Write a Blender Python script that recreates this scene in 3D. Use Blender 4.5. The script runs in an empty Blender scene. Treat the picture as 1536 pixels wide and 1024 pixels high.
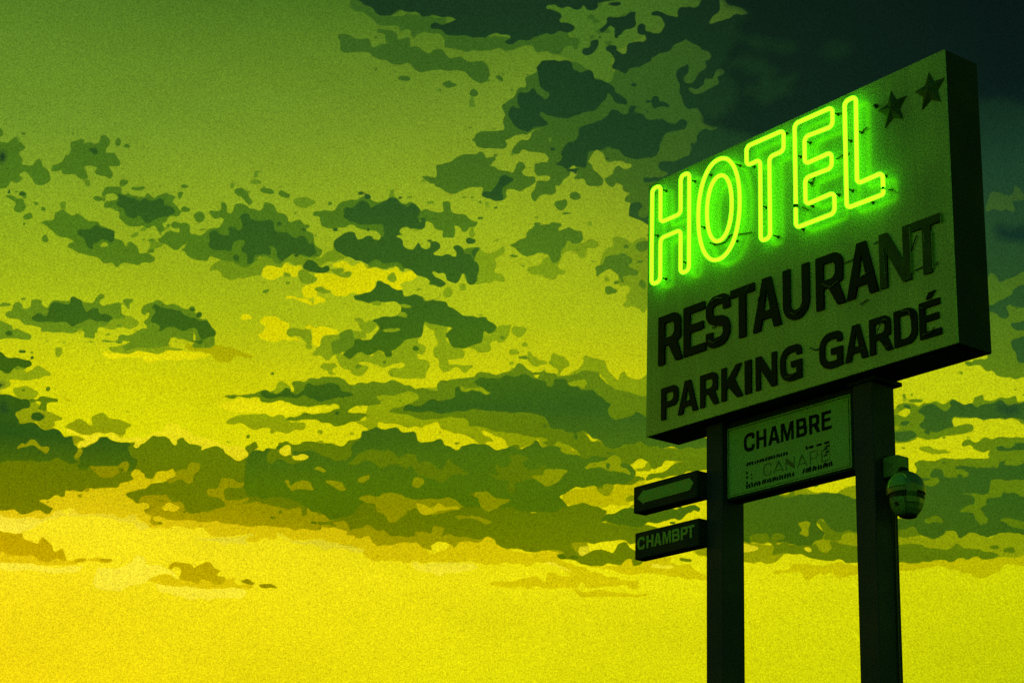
import bpy, math, random
import numpy as np
from mathutils import Vector, Matrix

random.seed(7)
scene = bpy.context.scene
COL = scene.collection
R = math.radians

# ------------------------------------------------------------------ helpers
def link(o, parent=None):
    COL.objects.link(o)
    if parent is not None:
        o.parent = parent
    return o

def tag(o, label=None, cat=None, group=None, kind=None):
    if label: o['label'] = label
    if cat: o['category'] = cat
    if group: o['group'] = group
    if kind: o['kind'] = kind
    return o

def empty(name, loc, rz=0):
    o = bpy.data.objects.new(name, None)
    o.empty_display_size = .3
    o.location = loc
    o.rotation_euler = (0, 0, rz)
    COL.objects.link(o)
    return o

class MB:
    """collects simple solids and links them as one mesh object"""
    def __init__(s): s.v = []; s.f = []
    def box(s, x0, x1, y0, y1, z0, z1, b=0.0):
        if b <= 0:
            n = len(s.v)
            s.v += [(x, y, z) for x in (x0, x1) for y in (y0, y1) for z in (z0, z1)]
            s.f += [tuple(n+i for i in q) for q in ((0,1,3,2),(4,6,7,5),(0,4,5,1),(2,3,7,6),(0,2,6,4),(1,5,7,3))]
            return s
        # chamfered box: 24 vertices
        n = len(s.v); idx = {}
        X = (x0, x1); Y = (y0, y1); Z = (z0, z1)
        for i in (0, 1):
            for j in (0, 1):
                for k in (0, 1):
                    sx, sy, sz = (1-2*i), (1-2*j), (1-2*k)
                    for a in range(3):
                        p = [X[i], Y[j], Z[k]]
                        for c, sg in enumerate((sx, sy, sz)):
                            if c != a: p[c] += sg*b
                        idx[(i, j, k, a)] = len(s.v); s.v.append(tuple(p))
        def F(*q): s.f.append(tuple(idx[t] for t in q))
        for i in (0, 1): F((i,0,0,0),(i,1,0,0),(i,1,1,0),(i,0,1,0))
        for j in (0, 1): F((0,j,0,1),(1,j,0,1),(1,j,1,1),(0,j,1,1))
        for k in (0, 1): F((0,0,k,2),(1,0,k,2),(1,1,k,2),(0,1,k,2))
        for i in (0, 1):
            for j in (0, 1): F((i,j,0,0),(i,j,1,0),(i,j,1,1),(i,j,0,1))
        for i in (0, 1):
            for k in (0, 1): F((i,0,k,0),(i,1,k,0),(i,1,k,2),(i,0,k,2))
        for j in (0, 1):
            for k in (0, 1): F((0,j,k,1),(1,j,k,1),(1,j,k,2),(0,j,k,2))
        for i in (0, 1):
            for j in (0, 1):
                for k in (0, 1): F((i,j,k,0),(i,j,k,1),(i,j,k,2))
        return s
    def tube(s, p, q, r0, r1=None, n=14):
        r1 = r0 if r1 is None else r1
        p = Vector(p); q = Vector(q); d = (q-p).normalized()
        a = d.orthogonal().normalized(); b = d.cross(a)
        m = len(s.v)
        for c, r in ((p, r0), (q, r1)):
            for i in range(n):
                t = 2*math.pi*i/n
                s.v.append(tuple(c + a*math.cos(t)*r + b*math.sin(t)*r))
        for i in range(n):
            j = (i+1) % n
            s.f.append((m+i, m+j, m+n+j, m+n+i))
        s.f.append(tuple(m+i for i in range(n))[::-1]); s.f.append(tuple(m+n+i for i in range(n)))
        return s
    def lathe(s, prof, c=(0, 0, 0), n=40, tilt=None, sq=1.0):
        """prof = [(r, z)...]; open ends with r=0 close themselves"""
        m = len(s.v); M = tilt or Matrix.Identity(3)
        for r, z in prof:
            for i in range(n):
                t = 2*math.pi*i/n
                s.v.append(tuple(Vector(c) + M @ Vector((r*math.cos(t), r*math.sin(t)*sq, z))))
        for k in range(len(prof)-1):
            for i in range(n):
                j = (i+1) % n
                s.f.append((m+k*n+i, m+k*n+j, m+(k+1)*n+j, m+(k+1)*n+i))
        return s
    def build(s, name, mat, parent=None, smooth=False):
        me = bpy.data.meshes.new(name)
        me.from_pydata(s.v, [], s.f); me.validate(); me.update()
        import bmesh
        bm = bmesh.new(); bm.from_mesh(me)
        bmesh.ops.remove_doubles(bm, verts=bm.verts, dist=1e-5)
        bmesh.ops.recalc_face_normals(bm, faces=bm.faces)
        bm.to_mesh(me); bm.free()
        me.materials.append(mat)
        if smooth:
            for p in me.polygons: p.use_smooth = True
            try: me.set_sharp_from_angle(angle=R(35))
            except Exception: pass
        return link(bpy.data.objects.new(name, me), parent)

def fillet(pts, rad, closed=True, n=6):
    """round the corners of a polyline; rad a number or one per corner"""
    P = [Vector((p[0], p[1])) for p in pts]; N = len(P); out = []
    for i in range(N):
        r = rad[i] if isinstance(rad, (list, tuple)) else rad
        if (not closed and i in (0, N-1)) or r <= 0:
            out.append(P[i]); continue
        a, b, c = P[i-1], P[i], P[(i+1) % N]
        d1 = (a-b); d2 = (c-b); l1, l2 = d1.length, d2.length
        d1.normalize(); d2.normalize()
        ang = math.acos(max(-1, min(1, d1.dot(d2))))
        if ang > math.pi-.02: out.append(b); continue
        t = min(r/math.tan(ang/2), l1*.499, l2*.499); rr = t*math.tan(ang/2)
        cen = b + (d1+d2).normalized()*(rr/math.sin(ang/2))
        s, e = b+d1*t, b+d2*t
        a0 = math.atan2(s.y-cen.y, s.x-cen.x); a1 = math.atan2(e.y-cen.y, e.x-cen.x)
        da = (a1-a0+math.pi) % (2*math.pi)-math.pi
        m = max(3, int(n*abs(da)/1.57)+2)
        for k in range(m+1):
            q = a0+da*k/m
            out.append(cen + Vector((math.cos(q), math.sin(q)))*rr)
    return out

def stroke(pts, rad, t, n=7):
    """flat-ended thick stroke along a rounded open path"""
    p = fillet(pts, rad, False, n); L = []; Rr = []
    q = [p[0]]
    for a in p[1:]:
        if (a-q[-1]).length > 1e-5: q.append(a)
    p = q
    for i in range(len(p)):
        a = p[max(0, i-1)]; b = p[min(len(p)-1, i+1)]
        d = (b-a).normalized(); nn = Vector((-d.y, d.x))
        L.append(p[i]+nn*t/2); Rr.append(p[i]-nn*t/2)
    return L + Rr[::-1]

# ------------------------------------------------------------------ lettering
def glyph(ch, w, h, t):
    """outlines (first outer, others holes or pieces) of a bold condensed grotesque capital"""
    k = t*.86                      # thinner horizontal strokes
    if ch == 'I': return [[(0,0),(w,0),(w,h),(0,h)]]
    if ch == 'T':
        a = (w-t)/2
        return [[(a,0),(a+t,0),(a+t,h-k),(w,h-k),(w,h),(0,h),(0,h-k),(a,h-k)]]
    if ch in 'EÉ':
        m = h*.53
        e = [(0,0),(w,0),(w,k),(t,k),(t,m-k/2),(w*.9,m-k/2),(w*.9,m+k/2),(t,m+k/2),(t,h-k),(w*.97,h-k),(w*.97,h),(0,h)]
        if ch == 'E': return [e]
        return [e, [(w*.34,h*1.05),(w*.55,h*1.05),(w*.80,h*1.24),(w*.46,h*1.22)]]
    if ch == 'L': return [[(0,0),(w,0),(w,k),(t,k),(t,h),(0,h)]]
    if ch == 'H':
        m = h*.52
        return [[(0,0),(t,0),(t,m-k/2),(w-t,m-k/2),(w-t,0),(w,0),(w,h),(w-t,h),(w-t,m+k/2),(t,m+k/2),(t,h),(0,h)]]
    if ch == 'N': return [[(0,0),(t*.92,0),(t*.92,h*.62),(w-t*1.05,0),(w,0),(w,h),(w-t*.92,h),(w-t*.92,h*.38),(t*1.05,h),(0,h)]]
    if ch == 'M':
        c = w/2
        return [[(0,0),(t*.85,0),(t*.85,h*.66),(c-t*.38,0),(c+t*.38,0),(w-t*.85,h*.66),(w-t*.85,0),(w,0),(w,h),(w-t*1.2,h),(c,h*.33),(t*1.2,h),(0,h)]]
    if ch == 'K': return [[(0,0),(t,0),(t,h*.30),(t*1.35,h*.40),(w-t*1.15,0),(w,0),(w*.55+t*.35,h*.58),(w*.97,h),(w-t*1.25,h),(t,h*.56),(t,h),(0,h)]]
    if ch == 'A':
        c = w/2; s = t*.60
        y1, y2 = h*.20, h*.20+k
        fx = lambda y: (c-s)*y/h
        outer = [(0,0),(t*1.08,0),(t*1.08+fx(y1)*.94,y1),(w-t*1.08-fx(y1)*.94,y1),(w-t*1.08,0),(w,0),(c+s,h),(c-s,h)]
        ix = t*1.08+fx(y2)*.94
        return [outer, [(ix,y2),(c,h*.80),(w-ix,y2)]]
    if ch in 'PRB':
        r = h*.19; m = h*.45 if ch != 'B' else h*.5
        if ch == 'P':
            return [fillet([(0,0),(t,0),(t,m-k*.5),(w,m-k*.5),(w,h),(0,h)], [0,0,0,h*.24,h*.24,0]),
                    fillet([(t,m+k*.5),(w-t,m+k*.5),(w-t,h-k),(t,h-k)], [0,h*.13,h*.13,0])]
        if ch == 'R':
            x = w*.93; lo = m-k*.5
            return [fillet([(0,0),(t,0),(t,lo),(w*.42,lo),(w-t*1.05,0),(w,0),(x-t*.62,lo+k*.28),(x,lo+k*.4),(x,h),(0,h)],
                           [0,0,0,h*.02,0,0,h*.03,h*.16,h*.22,0]),
                    fillet([(t,m+k*.5),(x-t,m+k*.5),(x-t,h-k),(t,h-k)], [0,h*.12,h*.12,0])]
        x = w*.94
        return [fillet([(0,0),(w,0),(w,m),(x,m+.02*h),(x,h),(0,h)], [0,h*.2,h*.12,0,h*.2,0]),
                fillet([(t,k),(w-t,k),(w-t,m-k/2),(t,m-k/2)], [0,h*.11,h*.11,0]),
                fillet([(t,m+k/2),(x-t,m+k/2),(x-t,h-k),(t,h-k)], [0,h*.1,h*.1,0])]
    if ch == 'D':
        return [fillet([(0,0),(w,0),(w,h),(0,h)], [0,h*.33,h*.33,0]),
                fillet([(t,k),(w-t,k),(w-t,h-k),(t,h-k)], [0,h*.22,h*.22,0])]
    a = t/2; b = k/2; rr = (w-t)*.5
    if ch == 'U': return [stroke([(a,h),(a,b),(w-a,b),(w-a,h)], [0,rr*.96,rr*.96,0], t)]
    if ch == 'C': return [stroke([(w-a,h*.66),(w-a,h-b),(a,h-b),(a,b),(w-a,b),(w-a,h*.34)], [0,rr*.95,rr*.95,rr*.95,rr*.95,0], t)]
    if ch == 'G':
        return [stroke([(w-a,h*.70),(w-a,h-b),(a,h-b),(a,b),(w-a,b),(w-a,h*.30)], [0,rr*.95,rr*.95,rr*.95,rr*.95,0], t),
                [(w*.52,h*.37),(w*.52,h*.37+k),(w+.0005,h*.37+k),(w+.0005,0),(w-t*.55,0),(w-t*.999,h*.24),(w-t*.999,h*.37)]]
    if ch == 'S':
        m = h*.51
        return [stroke([(w-a,h*.70),(w-a,h-b),(a,h-b),(a,m+h*.03),(w-a,m-h*.03),(w-a,b),(a,b),(a,h*.30)],
                       [0,rr*.95,rr*.95,rr*.8,rr*.8,rr*.95,rr*.95,0], t)]
    raise ValueError(ch)

def curve_mesh(name, loops, thick, bevel=0.0):
    cu = bpy.data.curves.new(name, 'CURVE'); cu.dimensions = '2D'; cu.fill_mode = 'BOTH'
    cu.extrude = thick/2
    for lp in loops:
        s = cu.splines.new('POLY'); s.points.add(len(lp)-1)
        for i, p in enumerate(lp): s.points[i].co = (p[0], p[1], 0, 1)
        s.use_cyclic_u = True
    tmp = bpy.data.objects.new(name, cu); COL.objects.link(tmp)
    bpy.context.view_layer.update()
    me = bpy.data.meshes.new_from_object(tmp.evaluated_get(bpy.context.evaluated_depsgraph_get()))
    bpy.data.objects.remove(tmp); bpy.data.curves.remove(cu)
    me.name = name
    return me

def flat_shape(name, loops, mat, parent, x, z, yfront, thick, label=None):
    """a plate cut to an outline, standing upright, its face at y = yfront (towards the viewer)"""
    # pieces of a glyph that overlap get their own loops drawn in separate fills
    me = curve_mesh(name, loops, thick)
    me.materials.clear(); me.materials.append(mat)
    o = link(bpy.data.objects.new(name, me), parent)
    o.rotation_euler = (R(90), 0, 0)
    o.location = (x, yfront+thick/2, z)
    if label: o['label'] = label
    return o

def letter(ch, x0, x1, z0, h, t, mat, parent, yfront, thick, name='raised_letter', label=None):
    loops = glyph(ch, x1-x0, h, t)
    if ch == 'G':                       # bar of the G overlaps its bowl: keep it 2 mm proud
        a = curve_mesh(name, loops[:1], thick); b = curve_mesh(name, loops[1:], thick+.004)
        import bmesh
        bm = bmesh.new(); bm.from_mesh(a); bm.from_mesh(b); bm.to_mesh(a); bm.free()
        a.materials.clear(); a.materials.append(mat)
        o = link(bpy.data.objects.new(name, a), parent)
        o.rotation_euler = (R(90), 0, 0); o.location = (x0, yfront+thick/2, z0)
        if label: o['label'] = label
        return o
    return flat_shape(name, loops, mat, parent, x0, z0, yfront, thick, label)

def tube_mesh(name, pts3, rad, closed=False, res=4):
    cu = bpy.data.curves.new(name, 'CURVE'); cu.dimensions = '3D'
    cu.bevel_depth = rad; cu.bevel_resolution = res; cu.use_fill_caps = True
    s = cu.splines.new('POLY'); s.points.add(len(pts3)-1)
    for i, p in enumerate(pts3): s.points[i].co = (*p, 1)
    s.use_cyclic_u = closed
    tmp = bpy.data.objects.new(name, cu); COL.objects.link(tmp)
    bpy.context.view_layer.update()
    me = bpy.data.meshes.new_from_object(tmp.evaluated_get(bpy.context.evaluated_depsgraph_get()))
    bpy.data.objects.remove(tmp); bpy.data.curves.remove(cu)
    for p in me.polygons: p.use_smooth = True
    return me

def tube_obj(name, pts3, rad, mat, parent, closed=False, res=4):
    me = tube_mesh(name, pts3, rad, closed, res); me.materials.clear(); me.materials.append(mat)
    return link(bpy.data.objects.new(name, me), parent)

# ------------------------------------------------------------------ materials
def new_mat(name):
    m = bpy.data.materials.new(name); m.use_nodes = True
    nt = m.node_tree; nt.nodes.clear()
    out = nt.nodes.new('ShaderNodeOutputMaterial')
    return m, nt, out

def lin(c):
    return tuple((x/255/12.92 if x/255 <= .04045 else ((x/255+.055)/1.055)**2.4) for x in c)

def paint(name, col, rough=.5, var=.25, scale=3.0, grain=.25, gscale=70, bump=.0, spec=.5, metal=0, streak=0.0):
    m, nt, out = new_mat(name); N = nt.nodes; L = nt.links
    b = N.new('ShaderNodeBsdfPrincipled'); L.new(b.outputs[0], out.inputs[0])
    b.inputs['Roughness'].default_value = rough; b.inputs['Metallic'].default_value = metal
    b.inputs['Specular IOR Level'].default_value = spec
    tc = N.new('ShaderNodeTexCoord')
    n1 = N.new('ShaderNodeTexNoise'); n1.inputs['Scale'].default_value = scale; n1.inputs['Detail'].default_value = 6
    n2 = N.new('ShaderNodeTexNoise'); n2.inputs['Scale'].default_value = gscale; n2.inputs['Detail'].default_value = 2
    L.new(tc.outputs['Object'], n1.inputs['Vector']); L.new(tc.outputs['Object'], n2.inputs['Vector'])
    def rng(src, a, bb, lo=.3, hi=.7):
        r = N.new('ShaderNodeMapRange'); r.inputs[1].default_value = lo; r.inputs[2].default_value = hi
        r.inputs[3].default_value = a; r.inputs[4].default_value = bb; L.new(src, r.inputs[0]); return r.outputs[0]
    def mul(a, c):
        q = N.new('ShaderNodeMath'); q.operation = 'MULTIPLY'; L.new(a, q.inputs[0]); L.new(c, q.inputs[1]); return q.outputs[0]
    f = mul(rng(n1.outputs[0], 1-var, 1+var), rng(n2.outputs[0], 1-grain, 1+grain))
    if streak:
        mp = N.new('ShaderNodeMapping'); mp.inputs['Scale'].default_value = (9, 9, .5); L.new(tc.outputs['Object'], mp.inputs[0])
        n3 = N.new('ShaderNodeTexNoise'); n3.inputs['Scale'].default_value = 1.5; n3.inputs['Detail'].default_value = 5
        L.new(mp.outputs[0], n3.inputs['Vector']); f = mul(f, rng(n3.outputs[0], 1-streak, 1+streak*.4))
    mx = N.new('ShaderNodeVectorMath'); mx.operation = 'SCALE'; mx.inputs[0].default_value = col
    L.new(f, mx.inputs['Scale']); L.new(mx.outputs[0], b.inputs['Base Color'])
    L.new(rng(n1.outputs[0], rough*.8, min(1, rough*1.25)), b.inputs['Roughness'])
    if bump:
        bp = N.new('ShaderNodeBump'); bp.inputs['Strength'].default_value = bump; bp.inputs['Distance'].default_value = .004
        L.new(n2.outputs[0], bp.inputs['Height']); L.new(bp.outputs[0], b.inputs['Normal'])
    return m

def glow(name, col, strength):
    m, nt, out = new_mat(name)
    e = nt.nodes.new('ShaderNodeEmission'); e.inputs[0].default_value = (*col, 1); e.inputs[1].default_value = strength
    nt.links.new(e.outputs[0], out.inputs[0]); return m

M_FACE   = paint('enamel_face', (.195, .34, .085), rough=.27, var=.16, scale=2.2, grain=.5, gscale=75, spec=.5, streak=.14)
M_CASE   = paint('dark_cabinet_paint', (.008, .019, .03), rough=.75, var=.2, grain=.3, spec=.15)
M_LETTERHI    = paint('letter_highlight_paint', (.10, .24, .05), rough=.5, var=.25, grain=.3)
M_POST   = paint('dark_post_paint', (.013, .023, .06), rough=.7, var=.15, scale=2, grain=.3, gscale=110, spec=.2)
M_LETTER = paint('black_letter_paint', (.004, .011, .012), rough=.5, var=.3, scale=8, grain=.35, spec=.06)
M_LETTERLIT = paint('lit_letter_paint', (.022, .055, .02), rough=.5, var=.45, scale=5, grain=.35, spec=.1)  # lighter copy: light on the last N and T put into the colour; stars share it
M_INK    = paint('black_ink', (.004, .012, .012), rough=.8, var=.3, scale=12, grain=.3, spec=.04)
M_FADED  = paint('faded_ink', (.035, .10, .02), rough=.6, var=.3, scale=12, grain=.3, spec=.2)
M_ROOM   = paint('room_panel_paint', (.13, .33, .11), rough=.55, var=.12, scale=4, grain=.45, gscale=110, spec=.3, streak=.08)
M_PALE   = paint('pale_marking_and_highlight', (.08, .27, .07), rough=.55, var=.2, scale=12, grain=.35, gscale=110)
M_WIRE   = paint('black_wire', (.006, .012, .008), rough=.5, var=.2, grain=.2, spec=.3)
M_LAMP   = paint('lamp_housing_paint', (.055, .13, .055), rough=.34, var=.2, scale=9, grain=.3, spec=.5)
M_LAMPD  = paint('lamp_rubber_and_shade', (.008, .016, .010), rough=.6, var=.2, grain=.2, spec=.2)
M_BRACK  = paint('bracket_paint', (.07, .165, .05), rough=.6, var=.2, scale=9, grain=.35, spec=.3)
M_GLINT  = paint('hood_glint_paint', (.35, .6, .10), rough=.3, var=.1, grain=.1, metal=1.0)
M_NEON   = glow('neon_gas', (.13, 1.0, .004), 5.9)
m, nt, out = new_mat('clear_glass_tube')
g = nt.nodes.new('ShaderNodeBsdfPrincipled'); g.inputs['Base Color'].default_value = (.006, .02, .01, 1)
g.inputs['Roughness'].default_value = .06; g.inputs['Specular IOR Level'].default_value = .6
nt.links.new(g.outputs[0], out.inputs[0]); M_GLASS = m

#@@SIGN
# ------------------------------------------------------------------ the sign
YAW = -0.93937299
SX, SY, SZ = 1.10182, 14.47993, 5.69577      # lower left front corner of the big cabinet
W, H, D = 3.212, 2.2, .352
root = empty('hotel_sign', (SX, SY, 0), YAW)
tag(root, 'tall two-post roadside sign with glowing green neon HOTEL over dark RESTAURANT and PARKING GARDÉ letters', 'sign')

mb = MB(); mb.box(0, W, .012, D, SZ, SZ+H, .006); mb.build('cabinet', M_CASE, root)
# enamelled face sheet, 2 mm inside the cabinet edge, with a thin folded rim
mb = MB(); mb.box(.0, W, .0, .0125, SZ, SZ+H, .003); mb.build('face_panel', M_FACE, root)
POSTS = ((.583, .765), (2.135, 2.322))
for a, b in POSTS:
    mb = MB(); mb.box(a, b, .12, .350, .02, SZ-.004, .006); p = mb.build('post', M_POST, root)
    mb = MB(); mb.box(a-.10, b+.10, .02, .442, 0, .025, .004)
    for x in (a-.06, b+.06):
        for y in (.06, .40): mb.tube((x, y, .025), (x, y, .06), .016, n=6)
    mb.build('base_plate', M_CASE, p)
mb = MB(); mb.box(2.10, 2.372, .10, .385, SZ-.036, SZ-.006, .003); mb.build('flange_plate', M_CASE, root)
mb = MB(); mb.box(.548, .80, .13, .350, SZ-.020, SZ-.006, .003); mb.build('flange_plate', M_CASE, root)

# ---- neon HOTEL
NY, NR = -.066, .0160
Hh = [(.128,2.105),(.233,2.100),(.234,1.771),(.484,1.771),(.483,2.104),(.587,2.101),(.586,1.252),(.485,1.251),(.484,1.630),(.237,1.630),(.237,1.256),(.130,1.256)]
Tt = [(1.257,2.099),(1.667,2.094),(1.666,1.922),(1.509,1.924),(1.508,1.256),(1.406,1.254),(1.408,1.937),(1.257,1.935)]
Ee = [(1.786,2.105),(2.182,2.102),(2.180,1.946),(1.888,1.960),(1.886,1.737),(2.162,1.741),(2.163,1.614),(1.887,1.622),(1.886,1.406),(2.181,1.410),(2.180,1.247),(1.782,1.251)]
Ll = [(2.306,2.100),(2.420,2.104),(2.407,1.405),(2.656,1.411),(2.655,1.243),(2.300,1.247)]
def oval(cx, cz, rx, rz, n=72, e=2.15):
    o = []
    for i in range(n):
        t = 2*math.pi*i/n; c, s = math.cos(t), math.sin(t)
        o.append((cx+rx*math.copysign(abs(c)**(2/e), c), cz+rz*math.copysign(abs(s)**(2/e), s)))
    return o
def P3(pts, y=NY): return [(p[0], y, SZ+p[1]) for p in pts]
SUP = {'H': [(.233,2.07),(.587,2.04),(.485,1.36),(.237,1.29),(.13,1.7)],
       'O': [(.78,2.03),(1.12,2.00),(.82,1.42),(1.08,1.37),(.70,1.60)],
       'T': [(1.64,2.096),(1.53,1.27),(1.41,1.55),(1.28,1.935)],
       'E': [(2.181,2.06),(1.888,1.93),(1.887,1.60),(1.9,1.406),(1.80,1.249),(2.17,1.41),(1.785,1.85)],
       'L': [(2.413,1.83),(2.303,1.80),(2.63,1.409),(2.5,1.245),(2.306,1.40)]}
neon = {}
for ch, pts in (('H', Hh), ('T', Tt), ('E', Ee), ('L', Ll)):
    path = fillet(pts, .040, True, 7)
    if ch == 'E':          # the E is a tube with its electrodes at the lower left, where a dark gap shows
        path = fillet([(1.784,1.425)] + Ee + [(1.784,1.405)], [0]+[.04]*12+[0], False, 7)
        path = fillet([(1.785,1.438)] + Ee + [(1.784,1.412)], [0]+[.04]*12+[0], False, 7)
    if ch == 'L':
        path = fillet([(2.655,1.300)] + [Ll[3], Ll[2], Ll[1], Ll[0], Ll[5], Ll[4]] + [(2.655,1.275)], [0]+[.04]*5+[.02]+[0], False, 7)
    neon[ch] = tube_obj('neon_letter', P3([(p[0], p[1]) for p in path]), NR, M_NEON, root, ch in 'HT')
me = tube_mesh('neon_letter', P3(oval(.936, 1.671, .240, .427)), NR, True)
me2 = tube_mesh('neon_letter', P3(oval(.942, 1.676, .143, .277)), NR, True)
import bmesh
bm = bmesh.new(); bm.from_mesh(me); bm.from_mesh(me2); bm.to_mesh(me); bm.free()
for p in me.polygons: p.use_smooth = True
me.materials.clear(); me.materials.append(M_NEON)
neon['O'] = link(bpy.data.objects.new('neon_letter', me), root)
for ch in 'HOTEL':
    neon[ch]['label'] = 'glowing yellow-green outlined neon letter %s' % ch
    for (x, z) in SUP[ch]:
        mb = MB(); mb.tube((x, -.001, SZ+z), (x, NY+NR*.7, SZ+z), .006, n=8)
        mb.tube((x, -.004, SZ+z), (x, -.001, SZ+z), .013, n=8)
        mb.build('tube_support', M_WIRE, neon[ch])
# electrodes and jumper wires
mb = MB(); mb.tube((1.7845, NY, SZ+1.438), (1.7845, NY, SZ+1.410), .019, n=12); mb.build('electrode', M_WIRE, neon['E'])
mb = MB(); mb.tube((2.655, NY, SZ+1.300), (2.655, NY, SZ+1.276), .010, n=12); mb.build('electrode', M_WIRE, neon['L'])
def wire(pts, r=.005):
    f = fillet([(p[0], p[1]) for p in pts], .03, False, 5)
    return tube_obj('loose_wire', [(q[0], -.012, SZ+q[1]) for q in f], r, M_WIRE, root, False, 2)
for w_ in ([(.84,1.41),(.95,1.40),(1.01,1.44),(1.09,1.42),(1.2,1.40),(1.25,1.39)],
           [(1.90,1.56),(1.93,1.64),(2.02,1.66)], [(1.86,1.385),(1.84,1.40),(1.80,1.43)], [(2.18,2.07),(2.23,2.05),(2.28,2.06)],
           [(2.16,1.70),(2.22,1.71),(2.29,1.70)], [(2.42,1.83),(2.47,1.85)], [(2.655,1.29),(2.70,1.28)], [(2.56,1.97),(2.58,2.00)]):
    wire(w_, .0055)
for w_ in ([(2.20,.86),(2.29,.86),(2.37,.90),(2.42,.91)], [(2.50,.92),(2.56,.93),(2.62,.87),(2.66,.86)], [(2.77,.60),(2.80,.68),(2.90,.87)],
           [(2.87,.615),(2.95,.62),(3.03,.62)], [(.99,.93),(1.06,.92)], [(.80,.72),(.86,.73),(.94,.70)], [(1.85,.30),(1.90,.27),(1.96,.27)],
           [(2.36,.50),(2.43,.52)], [(3.08,.62),(3.06,.60)], [(2.33,.18),(2.38,.16)]):
    wire(w_, .0042)

# ---- RESTAURANT, PARKING GARDÉ
LT = .016
for k, (ch, (a, b)) in enumerate(zip('RESTAURANT', ((.160,.448),(.465,.722),(.728,.999),(1.008,1.272),(1.255,1.560),(1.582,1.856),(1.925,2.215),(2.228,2.532),(2.552,2.842),(2.856,3.122)))):
    letter(ch, a, b, SZ+.560, .411, .075, M_LETTERLIT if k > 7 else M_LETTER, root, -LT-.001, LT, label='dark raised letter %s of RESTAURANT' % ch)
for ch, (a, b) in zip('PARKINGGARDÉ', ((.196,.398),(.396,.628),(.658,.868),(.900,1.132),(1.160,1.230),(1.279,1.500),(1.538,1.762),(1.942,2.170),(2.194,2.414),(2.432,2.645),(2.662,2.874),(2.894,3.085))):
    letter(ch, a, b, SZ+.096, .264, .053, M_LETTER, root, -LT*.8-.001, LT*.8, label='dark raised letter %s of PARKING GARDÉ' % ch)
# bits of unlit glass tubing still clinging to the letters
def glass(pts, r=.004, y=-LT-.010):
    f = fillet(pts, .03, False, 6)
    return tube_obj('broken_glass_tube', [(q[0], y, SZ+q[1]) for q in f], r, M_GLASS, root, False, 3)
for gpts in ([(.80,.93),(.86,.95),(.93,.93)], [(.77,.62),(.83,.585),(.90,.60)], [(1.20,.92),(1.23,.95)], [(1.66,.62),(1.72,.585),(1.80,.64)],
             [(2.00,.75),(2.08,.70),(2.15,.73)], [(2.60,.86),(2.615,.62)], [(2.38,.70),(2.46,.72)], [(1.32,.80),(1.36,.86)],
             [(2.52,.25),(2.57,.33),(2.62,.31)], [(2.74,.34),(2.82,.33),(2.83,.26)], [(2.90,.32),(2.95,.31)], [(2.93,.12),(3.0,.12),(3.04,.15)],
             [(2.57,.13),(2.62,.11)], [(1.60,.13),(1.66,.115),(1.71,.14)]):
    glass(gpts)
# pale strips: side highlights of the last N and T put into the colour
for (x, z0, z1) in ((2.843, .60, .95), (3.035, .58, .86), (3.124, .895, .965), (2.968,.80,.86)):
    mb = MB(); mb.box(x, x+.0035, -LT-.004, -.001, SZ+z0, SZ+z1); mb.build('letter_highlight', M_LETTERHI, root)

# ---- two stars, folded tin with a ridge
def star(cx, cz, ro, ri, tip, rotdeg):
    mb = MB(); ring = []
    for i in range(10):
        r = ro if i % 2 == 0 else ri
        a = R(90+rotdeg+36*i)
        ring.append((cx+math.cos(a)*r, cz+math.sin(a)*r*1.02))
    n = len(mb.v)
    mb.v += [(x, -.006, SZ+z) for x, z in ring] + [(cx, -tip, SZ+cz)] + [(x, -.0005, SZ+z) for x, z in ring]
    for i in range(10):
        j = (i+1) % 10
        mb.f.append((n+i, n+j, n+10)); mb.f.append((n+i, n+11+i, n+11+j, n+j))
    mb.f.append(tuple(n+11+i for i in range(10)))
    o = mb.build('star', M_LETTERLIT, root); o['label'] = 'dark folded five-pointed star'
    return o
star(2.715, 1.912,   .146, .070, .030, 4)
star(3.070, 1.925,  .146, .070, .030, 2)
mb = MB(); mb.tube((2.565, -.001, SZ+1.985), (2.565, -.03, SZ+1.99), .012, n=8); mb.build('tube_support', M_WIRE, root)

# ------------------------------------------------------------------ the room sign between the posts
def place(dx, z, name):
    """an empty standing on the sign's axes, dx along the face"""
    ex = Vector((math.cos(YAW), math.sin(YAW), 0)); p = Vector((SX, SY, 0))+ex*dx
    return empty(name, (p.x, p.y, z), YAW)
PX = 1.449
rs = place(PX, SZ-.632, 'room_sign')
tag(rs, 'bordered sign box between the two posts reading CHAMBRE over worn CANAPÉ lettering', 'sign')
Z0 = SZ-.632
mb = MB(); mb.box(.766-PX, 2.132-PX, .172, .318, 0, .618, .004); mb.build('sign_box', M_CASE, rs)
mb = MB(); mb.box(.778-PX, 2.070-PX, .163, .1725, .018, .566, .002); mb.build('face_panel', M_ROOM, rs)
x0, x1, z0, z1 = .793-PX, 2.056-PX, .030, .553
mb = MB(); e = .005
mb.box(x0, x1, .1615, .1635, z1-e, z1); mb.box(x0, x1, .1615, .1635, z0, z0+e*.6)
mb.box(x0, x0+e, .1615, .1635, z0+e*.6, z1-e); mb.box(x1-e, x1, .1615, .1635, z0+e*.6, z1-e)
mb.build('border_line', M_INK, rs)
for ch, (a, b) in zip('CHAMBRE', ((.965,1.080),(1.101,1.208),(1.228,1.352),(1.364,1.497),(1.526,1.634),(1.658,1.768),(1.784,1.882))):
    letter(ch, a-PX, b-PX, .344, .142, .029, M_INK, rs, .1605, .004, 'letter', 'black letter %s of CHAMBRE' % ch)
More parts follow.
